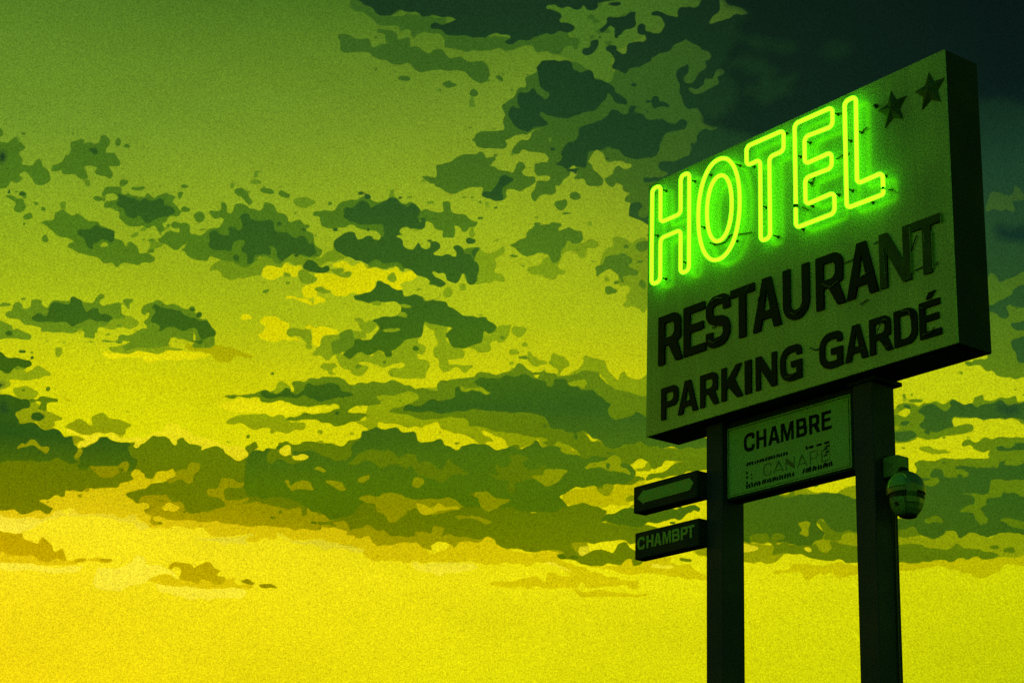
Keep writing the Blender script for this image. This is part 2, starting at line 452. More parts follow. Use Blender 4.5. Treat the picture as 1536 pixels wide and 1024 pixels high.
for ch, (a, b) in zip('CANAP', ((1.172,1.256),(1.280,1.388),(1.411,1.500),(1.528,1.628),(1.660,1.738))):
    letter(ch, a-PX, b-PX, .118, .092, .0055, M_FADED, rs, .1605, .003, 'letter', 'thin faded letter %s of CANAPÉ' % ch)
letter('É', 1.775-PX, 1.845-PX, .112, .088, .0075, M_FADED, rs, .1607, .003, 'letter', 'thin letter É, mostly worn away')
# remains of a dashed painted frame around the second word: one worn mark after another
rnd = random.Random(3)
mb = MB()
def mark(x, z, w, h, y=.1612):
    s = rnd.uniform(-.3, .3)*h; n = len(mb.v)
    q = [(x, z), (x+w*.5, z-h*rnd.uniform(0, .12)), (x+w, z+h*rnd.uniform(0, .25)), (x+w+s, z+h), (x+w*.45+s, z+h*rnd.uniform(.8, 1.05)), (x+s*rnd.uniform(.3, 1), z+h*rnd.uniform(.7, 1))]
    mb.v += [(a, y, b) for a, b in q] + [(a, .1632, b) for a, b in q]
    k = len(q); mb.f.append(tuple(n+i for i in range(k)))
    for i in range(k):
        j = (i+1) % k; mb.f.append((n+i, n+j, n+k+j, n+k+i))
x = .990
while x < 1.87:
    t = (x-.99)/.88; big = x > 1.63
    if not (1.42 < x < 1.60):
        w = rnd.uniform(.014, .024) if not big else .050
        mark(x-PX, .232+.008*t, w, .026 if not big else .018); x += w+(.009 if not big else .028)
    else: x += .03
x = .985
while x < 1.87:
    w = rnd.uniform(.013, .024)
    if not (1.50 < x < 1.575): mark(x-PX, .058+.006*((x-.985)/.88), w, rnd.uniform(.030, .040))
    x += w+rnd.uniform(.006, .011)
for z in (.095, .135, .170): mark(.988-PX, z, .018, .016)
for z in (.120, .150): mark(1.040-PX, z, .012, .012)
for x, z in ((1.80, .200), (1.815, .172), (1.80, .150), (1.822, .215)): mark(x-PX, z, .034, .014)
mb.build('worn_dashed_frame', M_INK, rs)
mb = MB(); mb.box(1.858-PX, 1.8600-PX, .1618, .1633, .070, .245); mb.build('frame_line', M_FADED, rs)
mb = MB(); mb.box(.986-PX, .988-PX, .1618, .1633, .090, .225); mb.build('frame_line', M_FADED, rs)

# ------------------------------------------------------------------ arrow box and small lettered box on the left post
def side_box(zb, zt, y0, y1, name, label, cat):
    o = place(.2, SZ+zb, name); tag(o, label, cat)
    b = MB(); b.box(-.176-.2, .583-.2-.001, y0, y1, 0, zt-zb, .006); b.build('sign_box', M_CASE, o)
    b = MB(); b.box(.583-.2-.012, .583-.2-.0005, y0+.10, y1-.004, .05, zt-zb-.05) ; 
    return o
ar = side_box(-.592, -.376, .026, .150, 'arrow_sign', 'dark sign box with a pale left-pointing arrow on the left post, above the lettered box', 'sign')
AZ = .592
loop = [(-.122,-.478),(-.036,-.420),(-.038,-.438),(.504,-.428),(.545,-.474),(.502,-.522),(-.040,-.524),(-.047,-.536)]
loop = [(-.124,-.480),(-.040,-.418),(-.040,-.432),(.500,-.426),(.545,-.474),(.500,-.524),(-.040,-.528),(-.040,-.542)]
flat_shape('arrow_marking', [[(a-.2, b+AZ) for a, b in loop]], M_PALE, ar, 0, 0, .022, .0045)
cb = side_box(-.968, -.752, .046, .150, 'lettered_sign', 'small dark sign box reading CHAMBPT on the left post, under the arrow box', 'sign')
for ch, (a, b) in zip('CHAMBPT', ((-.140,-.050),(-.028,.055),(.062,.152),(.166,.264),(.278,.364),(.378,.458),(.452,.535))):
    letter(ch, a-.2, b-.2, .072, .100, .023, M_PALE, cb, .042, .0045, 'letter', 'pale letter %s of CHAMBPT' % ch)

# ------------------------------------------------------------------ hooded lamp on the right post
LX = 2.50
lp = place(LX, SZ-1.06, 'hooded_lamp')
tag(lp, 'dark dome-hooded lamp hanging from a bracket on the right-hand post', 'lamp')
B = lambda z: z+1.06
mb = MB(); mb.box(2.323-LX, 2.462-LX, .205, .325, B(-.735), B(-.588), .006); mb.build('bracket', M_BRACK, lp)
mb = MB(); mb.box(2.323-LX, 2.352-LX, .225, .335, B(-.585), B(-.568), .003); mb.build('bracket_cap', M_CASE, lp)
cx, cy = 2.500-LX, .238
HZ = B(-.852)
tl = Matrix.Rotation(R(-4), 3, 'Y')
def arc(r, zr, h, n=8): return [(r*math.cos(math.pi/2*i/n), zr+h*math.sin(math.pi/2*i/n)) for i in range(n+1)]
hood = [(.122, -.030), (.132, -.030), (.136, -.010)] + arc(.136, 0, .140)
inner = [(.122, -.030), (.119, -.008)] + arc(.114, 0, .115)
mb = MB(); mb.lathe(hood, (cx, cy, HZ), tilt=tl); mb.lathe(inner, (cx, cy, HZ), tilt=tl); hd = mb.build('hood', M_LAMP, lp, True)
mb = MB(); mb.tube((2.42-LX, .262, B(-.69)), (cx-.01, cy, B(-.722)), .034, .040, 16); mb.build('neck', M_LAMPD, lp, True)
CR, CF = Vector((.590, .807, 0)), Vector((.807, -.590, 0))     # across and towards the road
def onball(a, b, r, c=(cx, cy, HZ)):
    return Vector(c)+r*(CR*a+Vector((0, 0, 1))*b+CF*math.sqrt(max(0, 1-a*a-b*b)))
# bright tube drawing the glint around the highlight on the hood's left front
tr = [onball(a, b*1.0, .1425) for a, b in ((-.93,.02),(-.88,.28),(-.76,.52),(-.56,.68),(-.32,.70),(-.16,.56),(-.10,.34),(-.14,.14))]
tube_obj('hood_glint', [tuple(v) for v in tr], .0042, M_GLINT, hd, False, 3)
body = [(.0, -.160), (.046, -.158), (.080, -.143), (.104, -.112), (.117, -.068), (.119, -.032), (.112, -.030), (.0, -.03)]
tb = Matrix.Rotation(R(3), 3, 'Y')
BC = (cx+.006, cy, B(-.878))
mb = MB(); mb.lathe(body, BC, n=11, tilt=tb); bd = mb.build('lamp_body', M_LAMP, lp)
mb = MB(); mb.lathe([(.0, -.172), (.040, -.170), (.060, -.163), (.066, -.150), (0, -.148)], (BC[0]+.012, cy, BC[2]), n=16, tilt=tb); mb.build('end_cap', M_LAMPD, bd, True)
mb = MB(); mb.lathe([(.100, -.02), (.1225, -.02), (.1225, -.052), (.100, -.052)], (BC[0], cy, BC[2]+.02), tilt=tb); mb.build('gap_shade_ring', M_LAMPD, bd, True)  # dark ring painting the shade in the gap under the hood
# plate that runs from the body up over the hood's rim
mb = MB(); n = 6
for k, (r, z) in enumerate([(.129, .085), (.1405, .050), (.1425, .010), (.142, -.010), (.128, -.04), (.127, -.08)]):
    for i in range(n+1):
        a = R(311+i*30/n); mb.v.append((BC[0]+r*math.cos(a), BC[1]+r*math.sin(a), BC[2]+z))
for k in range(5):
    for i in range(n): mb.f.append((k*(n+1)+i, k*(n+1)+i+1, (k+1)*(n+1)+i+1, (k+1)*(n+1)+i))
fp = mb.build('front_plate', M_LAMP, bd); sol = fp.modifiers.new('thick', 'SOLIDIFY'); sol.thickness = .005; sol.offset = 0
# pale plate: the hood's gloss highlight put into its colour, inside the glint
mb = MB(); nu, nv = 8, 6
for i in range(nu+1):
    a = -.93+.80*i/nu; top = .68*math.sqrt(max(0, 1-((a+.47)/.50)**2))+.02
    for j in range(nv+1): mb.v.append(tuple(onball(a, .02+(top-.0)*j/nv*min(1, math.sqrt(max(.02, 1-a*a))/(top+.02)), .1385)))
for i in range(nu):
    for j in range(nv): mb.f.append((i*(nv+1)+j, (i+1)*(nv+1)+j, (i+1)*(nv+1)+j+1, i*(nv+1)+j+1))
hw = mb.build('hood_highlight', M_PALE, hd, True); sol = hw.modifiers.new('thick', 'SOLIDIFY'); sol.thickness = .003; sol.offset = 0
# side door with a dark port, standing slightly proud of the body
mb = MB(); n = 8
for k, (r, z) in enumerate([(.126, -.038), (.123, -.07), (.109, -.114), (.084, -.147), (.052, -.163)]):
    for i in range(n+1):
        a = R(250+i*56/n); v = tb @ Vector((r*math.cos(a), r*math.sin(a), z)); mb.v.append((BC[0]+v.x, BC[1]+v.y, BC[2]+v.z))
for k in range(4):
    for i in range(n): mb.f.append((k*(n+1)+i, k*(n+1)+i+1, (k+1)*(n+1)+i+1, (k+1)*(n+1)+i))
dr = mb.build('side_door', M_BRACK, bd, True)
sol = dr.modifiers.new('thick', 'SOLIDIFY'); sol.thickness = .006; sol.offset = 0
a = R(278); v = tb @ Vector((.112*math.cos(a), .112*math.sin(a), -.085)); w_ = tb @ Vector((.128*math.cos(a), .128*math.sin(a), -.088))
mb = MB(); mb.tube((BC[0]+v.x, BC[1]+v.y, BC[2]+v.z), (BC[0]+w_.x, BC[1]+w_.y, BC[2]+w_.z), .016, n=6); mb.build('port', M_LAMPD, dr)
tube_obj('power_cable', [(2.345-LX, .29, B(-.735)), (2.342-LX, .295, B(-.85)), (2.332-LX, .30, B(-1.1)), (2.329-LX, .30, B(-1.6)), (2.329-LX, .30, B(-3.2))], .006, M_WIRE, lp)
#@@SKY
# ------------------------------------------------------------------ camera
CAM = Vector((0, 0, 1.6)); PITCH, ROLL, FOC = 0.32432502, 0.03440823, 2803.70264
cd = bpy.data.cameras.new('camera'); cam = bpy.data.objects.new('camera', cd); COL.objects.link(cam)
scene.camera = cam
cd.sensor_width = 36; cd.lens = 36*FOC/1536; cd.clip_end = 20000; cd.clip_start = .05
fw = Vector((0, math.cos(PITCH), math.sin(PITCH))); up = Vector((0, -math.sin(PITCH), math.cos(PITCH))); rt = Vector((1, 0, 0))
cX = rt*math.cos(ROLL)+up*math.sin(ROLL); cU = -rt*math.sin(ROLL)+up*math.cos(ROLL)
cam.matrix_world = Matrix(((cX.x, cU.x, -fw.x, CAM.x), (cX.y, cU.y, -fw.y, CAM.y), (cX.z, cU.z, -fw.z, CAM.z), (0, 0, 0, 1)))

# ------------------------------------------------------------------ sky dome with layered evening clouds
# Cloud outlines are charted on a flat map of the western sky (x, y in chart units), then laid on a 3 km dome by
# azimuth and elevation.  'tile' = a window of the chart, with its own 5.12x finer grid.
TILE = {'A':(0,180),'B':(300,250),'C':(560,200),'D':(0,420),'E':(300,400),'F':(560,370),'G':(740,230),'H':(740,400),
        'T':(480,0),'U':(740,0),'I':(0,580),'J':(300,560),'K':(580,550),'L':(0,720),'N':(300,720),'O':(580,720),
        'M':(800,580),'P':(800,740),'Q':(1080,720),'R':(1336,520),'S':(1336,700),'V':(1376,200),'W':(940,50)}
CLOUDS = '''
3 W 300 300 700 -100 3400 -300 3400 1500 240 1500 250 900
4 W 560 500 640 440 760 420 740 250 820 90 900 40 860 -60 930 -140 900 -300 3400 -300 3400 700 3100 780 3020 900 2900 830 2800 950 2700 850 2500 700 1600 900 700 720 600 600
3 W 900 40 1000 20 1100 60 1220 50 1300 90 1280 150 1180 140 1120 110 1000 130 940 100
3 W 1500 120 1600 60 1720 80 1700 160 1600 190 1520 180
3 W 780 240 820 210 920 165 960 190 1050 200 1080 250 1150 290 1110 350 1200 350 1300 320 1290 360 1250 400 1270 450 1160 490 1060 535 1000 510 1020 460 910 440 960 425 1010 410 1030 350 1020 300 950 300 890 260 800 270
3 V 200 -80 520 -80 520 290 470 410 430 405 400 420 400 440 470 450 470 650 400 650 300 640 268 640
4 V 340 395 400 400 470 400 470 455 400 460 350 440
2 V 290 330 310 260 350 250 400 265 410 225 430 230 455 270 470 290 410 290 420 320 400 335 340 320
2 V 300 620 350 630 400 622 480 608 480 1000 300 1000
3 V 300 735 350 710 400 690 410 660 455 645 480 645 480 735 400 735 375 745 385 780 360 795 340 770 310 760
3 V 400 810 420 800 480 812 480 840 430 840
1 U 560 60 800 -30 1100 -40 1530 -40 1400 100 1200 250 1000 350 950 400 900 500 950 580 880 620 800 600 760 550 650 550 600 500 600 470 520 410 600 360 650 300 590 250 640 210 520 150
3 U 1625 -60 1590 20 1520 55 1440 60 1410 90 1395 140 1350 130 1290 95 1215 100 1230 130 1300 150 1305 200 1270 250 1210 250 1180 240 1180 200 1150 185 1110 210 1110 250 1170 270 1175 310 1130 325 1080 320 1030 340 1010 400 960 400 945 360 900 355 850 390 920 440 920 520 980 550 1060 570 1100 530 1190 520 1210 460 1260 430 1340 410 1370 370 1430 325 1500 315 1570 340 1640 420 1700 300 1660 180 1730 60 1700 -60
2 W 180 220 190 190 330 150 350 100 450 60 550 90 590 140 650 165 610 230 610 270 550 310 530 370 490 385 450 350 475 280 460 235 440 240 430 290 380 320 410 400 400 470 450 580 540 585 590 640 600 700 680 720 670 745 560 755 545 820 500 840 430 820 400 860 400 930 360 960 280 990 260 1060 450 1180 100 1250 -200 1000 -180 700 -130 600 -100 500 0 310 60 270
2 U 330 560 600 480 800 600 900 620 960 550 1080 570 1210 500 1250 430 1350 400 1400 340 1500 320 1400 600 1500 900 1500 1250 1300 1200 900 1050 500 1010 300 1000 85 1080 85 950 100 890 80 850 80 800 150 760 180 710 250 660 270 590
3 U 815 220 870 190 880 140 930 125 1000 120 1080 90 1100 110 1095 170 1060 210 1000 230 980 270 940 270 940 230 900 210 850 245 820 240
3 U 690 400 740 370 760 320 800 315 800 350 770 400 720 420
o3 U 935 28 45 18
o3 U 1080 657 20 16
3 U 1215 770 1240 750 1280 770 1350 810 1340 830 1270 820 1250 845 1230 830
3 W 380 310 440 240 470 240 470 290 445 340 450 385 480 410 540 410 600 370 650 340 690 270 740 265 850 500 700 650 600 640 540 585 450 570 400 470 405 400
2 W 480 430 500 415 540 430 590 400 590 360 650 340 700 280 740 270 765 300 700 340 710 380 640 430 540 470 500 460
2 U -1090 50 -1050 -40 -880 -40 -900 100 -400 130 -350 190 -200 260 200 290 400 250 560 245 590 290 660 300 670 350 600 360 560 370 520 410 450 415 420 390 350 405 320 390 300 360 200 365 150 400 90 380 50 375 0 390 -150 390 -200 400 -260 380 -290 370 -330 360 -380 350 -390 290 -470 250 -560 255 -600 295 -630 280 -640 235 -720 230 -750 190 -820 185 -890 185 -950 130 -1020 90 -1060 80
3 U -920 -40 -920 80 -900 100 -830 125 -730 90 -600 100 -530 135 -450 110 -380 130 -310 135 -286 160 -350 185 -430 170 -480 210 -400 235 -360 265 -200 270 -80 295 -20 265 120 265 140 285 100 330 150 350 190 310 340 295 400 255 580 245 630 210 600 180 520 165 500 145 535 120 510 90 420 65 410 40 450 30 540 55 650 65 690 35 730 65 770 75 800 50 800 15 900 -40
2 T 160 265 210 255 280 300 360 300 380 350 400 370 480 340 540 345 510 320 500 260 430 240 450 220 530 225 580 250 600 295 680 310 700 355 780 370 850 405 910 370 960 390 990 440 1080 440 1130 460 1180 480 1260 480 1300 530 1300 590 1270 630 1210 635 1130 580 1070 555 1000 550 880 540 820 550 770 560 730 530 680 500 600 495 490 460 440 460 360 410 200 405 140 350
o2 T 650 605 45 20
o2 T 995 645 60 20
o2 T 1187 718 42 28
o2 T 1372 605 30 20
3 U 330 500 370 475 450 475 560 460 600 490 610 530 650 550 710 530 760 550 800 610 880 630 940 670 950 710 1020 780 1010 810 960 790 900 740 870 720 860 770 810 820 760 860 650 880 560 910 460 900 420 890 370 870 360 885 410 940 390 975 310 980 250 1005 190 990 160 960 150 920 130 890 140 840 180 825 220 820 200 780 190 730 260 710 290 675 320 680 340 710 400 750 435 740 430 710 380 680 360 640 350 580 330 540
2 G 420 -250 440 30 400 70 320 80 310 110 370 170 430 185 430 215 350 220 330 270 290 320 320 355 360 320 440 310 480 280 470 240 530 220 550 180 590 150 580 110 610 96 640 110 640 150 630 190 700 210 730 245 830 235 840 200 780 130 760 80 730 60 750 20 800 -20 830 0 850 50 920 65 1000 70 1050 95 1030 125 950 100 910 130 910 180 860 200 880 250 920 265 950 220 990 215 1000 280 1040 320 1020 380 1060 390 1120 385 1150 430 1180 450 1300 450 1300 -200 800 -210
3 U 670 1000 700 960 760 940 830 930 870 880 880 850 920 840 1000 870 1120 875 1190 910 1270 905 1340 950 1400 955 1440 920 1490 930 1480 980 1420 1000 1340 1020 1270 1100 1250 1200 1180 1220 1090 1238 1040 1223 1000 1190 940 1140 800 1150 740 1170 720 1218 720 1288 660 1288 610 1273 540 1298 490 1280 520 1208 510 1160 560 1100 640 1060
3 G 1280 110 1300 60 1400 50 1600 0 1600 120 1330 150
3 G 1165 190 1250 195 1350 170 1400 180 1200 230
0 G 740 45 790 -30 830 -20 850 50 920 62 1000 68 1052 95 1030 125 950 105 912 135 905 170 870 195 820 185 790 130 785 90 725 60
0 G 430 60 400 78 320 75 308 120 370 165 440 190 430 220 350 218 322 220 318 170 260 160 225 120 240 80 150 40 200 -120 420 -60
2 C 380 340 430 345 475 340 490 260 540 235 600 235 680 180 770 170 820 140 860 160 870 185 920 195 930 220 900 245 960 280 1050 300 1085 280 1090 235 1130 220 1160 250 1150 290 1180 320 1240 330 1250 370 1240 395 1150 430 1050 435 1020 480 960 505 880 505 820 480 830 420 800 415 720 420 660 450 620 480 580 455 530 420 470 400 450 370 400 370
3 C 820 470 860 440 920 440 945 380 1000 335 1060 335 1085 355 1050 375 1010 400 1000 450 980 500 900 505 850 495
2 C 735 50 780 35 820 -20 1160 -20 1130 20 1020 40 1030 90 1000 120 940 115 860 110 800 90 780 70
2 C 1060 140 1100 100 1150 60 1200 20 1240 -20 1500 -20 1410 110 1420 200 1420 250 1500 270 1500 310 1450 350 1430 390 1400 400 1400 440 1370 465 1300 470 1260 515 1220 500 1230 460 1265 440 1260 380 1300 370 1350 370 1355 340 1280 330 1240 300 1230 240 1260 230 1330 240 1360 210 1330 150 1230 150 1150 125 1110 160 1070 155
o1 C 1360 55 20 22
o2 G 630 328 45 38
o2 G 517 390 50 38
o1 G 320 495 20 10
o1 G 740 540 25 16
1 G 550 700 620 680 690 690 740 660 800 680 790 720 740 720 720 770 690 800 650 790 640 760 580 760 510 800 500 870 550 900 540 920 480 930 470 960 400 955 340 930 280 920 280 870 360 850 370 800 430 780
2 G 120 700 200 680 260 650 280 590 340 560 420 555 470 535 510 550 510 600 580 575 650 590 690 620 680 660 620 690 560 680 540 740 510 790 460 850 430 830 420 770 370 760 320 760 270 800 220 780 180 740
1 G 850 740 910 700 915 645 1010 640 1060 680 1185 690 1185 1190 1120 1185 1020 1180 985 1160 1020 1130 1020 1090 1055 1050 1040 1020 960 1010 960 940 900 890 870 885 800 905
2 G 770 870 840 850 870 800 940 785 990 770 1075 820 1050 860 1110 900 1100 940 1010 930 1010 970 990 975 950 930 900 890 860 900 800 945 775 910
o2 G 1015 715 27 20
o2 G 1155 715 55 35
o2 G 1150 460 35 30
o1 G 875 957 20 20
o2 H 1140 140 30 30
o2 H 905 183 42 28
2 A -60 180 30 180 90 150 150 165 205 215 150 245 185 300 175 345 240 350 295 310 320 350 365 400 360 480 250 490 235 440 190 405 155 430 175 465 130 480 70 465 50 510 0 520 -60 520
o4 A 5 285 22 28
2 A 385 370 400 335 470 315 500 270 540 255 545 190 600 155 650 155 640 190 690 180 750 175 770 135 825 145 835 195 815 260 850 245 880 250 920 310 900 355 830 362 870 410 850 445 780 440 715 410 735 375 690 360 640 370 680 410 660 440 620 440 590 415 490 430 465 410 460 385 390 385
o3 A 725 240 34 24
o2 A 905 175 28 27
o2 A 975 198 20 18
o1 A 672 487 25 16
o2 A 5 95 18 25
o3 A 180 560 38 22
2 A 50 585 90 570 130 605 180 615 190 660 150 710 110 690 125 640 80 610
o2 A 272 640 18 14
o2 A 337 680 22 20
o2 A 222 740 33 27
o2 A 757 612 28 24
o2 A 945 482 26 28
o2 A 1057 525 58 18
o2 A 1383 585 20 22
o2 A 1435 680 35 22
o2 A 1355 797 32 28
o2 A 1525 755 35 45
o2 A 342 908 26 25
o1 A 1020 898 26 18
2 A 810 540 830 515 920 510 935 560 1000 575 1040 590 1080 590 1105 612 1125 570 1190 590 1260 570 1330 595 1310 630 1395 690 1380 725 1310 730 1270 780 1245 800 1265 830 1220 840 1190 820 1150 835 1100 800 1020 810 930 770 925 720 880 685 820 665 810 635 860 630 900 600 880 570 830 570
3 A 890 640 910 600 900 560 930 565 1000 585 1050 590 1090 625 1130 610 1250 610 1270 660 1340 690 1300 735 1220 745 1160 795 1120 765 1080 725 1040 750 975 735 960 690 900 655
2 A 305 795 340 780 400 775 425 710 470 695 530 720 600 725 670 765 745 775 780 820 880 860 890 900 930 920 950 960 1010 950 1045 980 1060 1030 1150 1030 1170 1070 1100 1110 950 1090 900 1130 820 1090 700 1050 600 1015 530 985 540 955 580 940 540 910 460 885 400 850 350 815
3 A 605 860 640 835 700 820 740 800 790 840 880 860 885 910 850 940 780 925 730 940 700 985 665 965 640 910
o0 A 800 968 32 18
2 A 1215 905 1290 870 1310 850 1365 860 1385 800 1420 790 1460 820 1470 880 1536 885 1600 1070 1500 1080 1420 1020 1430 970 1440 940 1400 980 1320 985 1260 950
2 B 0 520 50 510 80 480 150 460 190 430 180 400 130 395 90 395 70 370 75 335 130 340 155 330 165 275 195 270 205 345 240 360 255 300 300 280 350 290 430 340 470 330 500 290 560 295 590 360 650 375 690 430 760 405 800 420 840 470 790 480 850 520 870 560 885 600 930 630 900 680 860 690 700 720 650 730 560 740 420 710 470 700 400 750 350 770 230 725 150 710 80 680 60 710 0 715 -60 650 -60 530
1 B 60 780 130 720 230 730 350 765 450 710 555 705 580 735 640 720 740 675 800 690 900 690 1000 650 1030 600 1050 660 1110 700 1050 720 1000 740 900 740 850 730 790 760 760 745 650 740 620 775 520 765 490 790 480 820 420 835 340 862 190 850 160 810 80 800
1 B 1010 790 1060 790 1120 780 1200 790 1190 760 1330 790 1335 860 1280 910 1210 915 1140 870 1050 840
3 B 50 605 80 560 85 510 130 495 170 535 220 520 215 480 250 460 290 480 325 460 320 390 350 365 385 370 400 405 450 415 520 405 560 430 580 490 660 520 740 560 780 540 820 560 835 600 880 630 860 680 800 680 740 670 690 705 640 720 600 700 600 650 560 615 530 625 540 660 520 685 410 685 400 730 360 730 345 680 310 650 310 620 330 580 260 575 245 600 240 640 180 640 80 640
o3 B 614 443 20 18
o3 B 274 700 24 25
3 B 795 745 830 715 880 725 940 760 1000 780 990 805 930 810 860 795 810 795
2 B 270 195 300 170 350 180 375 220 410 260 390 285 360 270 330 230 285 225
o1 B 430 118 50 18
o2 B 510 182 55 20
o2 B 650 213 45 24
o2 B 1005 272 18 16
o1 B 805 278 80 34
o2 B 500 950 35 16
2 C -465 620 -390 580 -290 596 -250 545 -200 520 -130 520 -70 490 20 515 90 510 150 490 210 530 250 548 300 535 350 575 370 600 420 580 470 605 530 600 520 550 555 515 600 550 620 610 680 630 730 650 790 690 770 715 740 720 720 750 690 745 670 715 620 710 630 760 610 800 560 800 530 790 540 750 470 735 450 700 430 680 395 700 400 730 350 750 250 800 100 870 50 790 -10 760 -60 745 -130 720 -200 710 -300 735 -390 710 -400 650 -430 640
3 C -240 625 -200 585 -100 530 -40 540 -20 580 20 550 80 515 150 500 200 530 250 560 300 540 345 575 360 620 350 680 400 710 390 745 340 750 280 725 225 725 250 790 230 810 215 860 50 850 80 790 70 730 20 695 -60 695 -170 685 -220 650
2 C 690 910 700 870 740 880 790 880 830 890 820 1000 780 1100 740 1150 690 1040
3 C -295 860 -270 800 -215 760 -145 765 -120 805 -40 790 -10 825 50 830 60 800 100 800 180 805 215 830 225 870 290 885 310 850 350 845 380 875 430 880 440 830 490 825 525 860 520 890 480 920 450 930 520 930 590 945 620 930 605 890 640 860 680 870 690 910 740 925 760 960 800 990 800 1030 795 1090 805 1130 790 1155 740 1150 720 1095 680 1090 640 1140 580 1120 555 1065 520 1060 455 1075 490 1100 540 1130 545 1165 430 1165 440 1135 410 1110 340 1100 300 1060 240 1030 190 1005 150 1005 100 1000 60 990 0 995 -130 980 -220 940 -290 900
0 C 180 790 220 780 260 800 215 750 220 720 280 720 330 745 390 750 400 690 430 680 450 700 455 740 520 755 540 790 560 850 600 880 630 935 600 945 560 925 460 940 450 915 520 895 520 865 490 830 440 825 435 870 400 885 370 860 340 845 305 885 280 885 230 870 215 830
o3 C 740 825 30 25
o3 C 795 920 36 38
o3 C 430 820 16 10
1 F 810 30 900 45 1000 10 1010 50 960 80 930 90 945 160 920 200 1000 230 990 265 880 275 800 290 790 240 800 130 780 110
2 F -30 110 50 110 120 130 200 125 240 150 235 190 200 155 100 170 -30 150
b F -250 200 -100 130 -60 165 0 170 60 180 130 185 190 155 235 200 300 195 330 225 310 260 240 260 200 290 220 330 150 330 100 300 60 260 20 265 0 300 -100 330 -200 260
o1 F 150 238 45 28
b B 480 830 500 775 560 765 620 775 650 740 700 755 760 745 790 790 750 830 700 850 620 840 560 865 510 855
b B 870 810 1000 820 1080 855 1150 890 1210 920 1290 905 1340 860 1330 810 1400 795 1440 900 1380 880 1340 900 1320 950 1200 975 1080 995 1010 980 1000 940 920 940 870 1010 800 1000 800 930 890 890
b B 1020 745 1070 730 1130 745 1200 775 1180 795 1100 780 1040 770
b B 650 1000 700 985 760 1010 830 1024 860 1045 880 1000 930 1010 955 1030 930 1050 800 1050 720 1015 660 1015
o1 B 665 830 26 24
o1 B 1125 825 42 26
1 B 760 810 800 800 860 830 890 860 850 900 790 890 750 850
o1 B 940 955 60 24
3 F -150 390 -90 355 0 335 20 285 50 270 100 290 140 330 210 335 245 380 330 375 410 410 550 420 580 465 650 490 720 540 850 545 880 580 940 610 930 650 880 660 835 650 835 710 780 745 730 765 640 775 590 745 575 700 550 670 600 635 560 620 500 610 440 585 400 610 390 650 370 695 300 710 255 715 250 760 230 775 150 790 160 830 130 855 100 840 90 805 50 795 0 815 -101 820 -150 840 -201 860 -231 844 -200 800 -166 740 -166 710 -131 700 -60 715 0 710 30 660 39 620 9 584 -31 565 39 555 119 530 190 525 210 490 200 455 150 430 60 428 0 430 -100 412
0 F -90 470 0 485 100 480 150 445 200 460 205 490 180 520 120 530 40 550 0 555 -60 560 -90 530
1 F -280 520 -230 545 -150 550 -110 600 -60 650 0 655 30 600 0 570 -30 560 -80 580 -120 555 -230 540
o1 F 35 445 35 22
o1 F 245 455 46 18
o1 F 225 523 40 20
o1 F 130 640 75 18
1 F 830 660 880 670 920 650 940 620 1000 600 1060 605 1065 640 1020 690 980 735 930 710 890 740 905 780 880 805 760 790 750 770 830 720
o2 F 980 690 22 18
1 F 400 590 460 580 560 620 550 700 590 750 690 780 680 840 620 870 580 880 620 910 720 905 770 910 720 960 650 935 540 960 505 930 500 860 460 830 460 780 500 740 470 690 470 640 440 620
3 F 555 670 600 635 640 640 700 650 760 640 830 660 830 720 780 740 730 765 640 775 590 745 580 700
1 F 255 715 350 710 345 740 390 780 380 820 330 830 345 860 420 870 440 910 410 980 350 1005 200 1000 120 975 140 940 250 930 240 890 200 880 100 910 20 910 -30 880 0 850 90 850 110 850 150 850 160 800
o3 F 328 790 28 18
1 E 870 660 920 600 935 550 980 520 1060 520 1100 490 1200 490 1270 500 1290 545 1240 550 1170 560 1165 620 1110 660 1070 670 1000 705 930 690 880 670
2 E 1060 520 1110 490 1170 485 1180 560 1170 620 1110 660 1100 600 1070 560
2 E 1010 580 1050 560 1080 570 1105 610 1100 660 1040 665 1020 620
1 E 1065 670 1130 705 1180 690 1230 665 1330 680 1330 660 1400 650 1430 700 1500 680 1536 630 1560 720 1450 760 1380 760 1310 730 1220 720 1200 760 1130 780 1080 750
o1 E 1220 790 70 36
o2 E 1205 768 28 18
1 E 930 760 960 730 1040 745 1065 785 1010 800 1050 830 990 820 985 790 950 775
o1 E 1510 810 60 32
o1 F 568 352 40 33
o1 F 695 318 30 33
o1 F 1120 652 44 30
o1 F 1172 755 28 20
o1 F 1083 817 32 24
o1 F 347 338 28 11
1 F 1185 815 1210 815 1240 855 1310 870 1310 905 1240 905 1195 880
1 F 1365 850 1400 820 1450 840 1490 890 1510 910 1450 930 1400 910 1370 890
b E 475 400 520 380 590 385 630 420 690 440 670 500 720 540 780 565 760 575 650 550 550 585 450 530 510 480 470 430
b E 785 455 850 450 900 480 950 470 1020 480 1050 510 980 520 940 560 920 610 870 590 860 530 870 490
b E 310 380 345 375 395 385 370 402 320 402
1 E 660 490 700 470 760 480 830 475 870 520 860 600 870 620 820 625 795 600 820 590 780 540 700 530
f E -100 590 80 600 170 605 280 640 390 665 370 690 280 690 240 740 150 730 100 690 60 660 -100 640
2 D 30 265 60 240 90 235 90 190 130 170 160 190 165 210 240 200 245 160 280 145 320 160 320 195 360 210 400 165 520 160 600 130 650 160 730 165 745 120 790 92 818 115 780 150 775 180 800 205 850 185 920 180 940 210 945 250 1000 285 1055 300 1065 340 1010 370 960 355 890 370 800 355 740 365 725 400 730 440 640 435 650 400 600 380 540 400 320 405 310 370 250 350 180 335 155 295 80 290
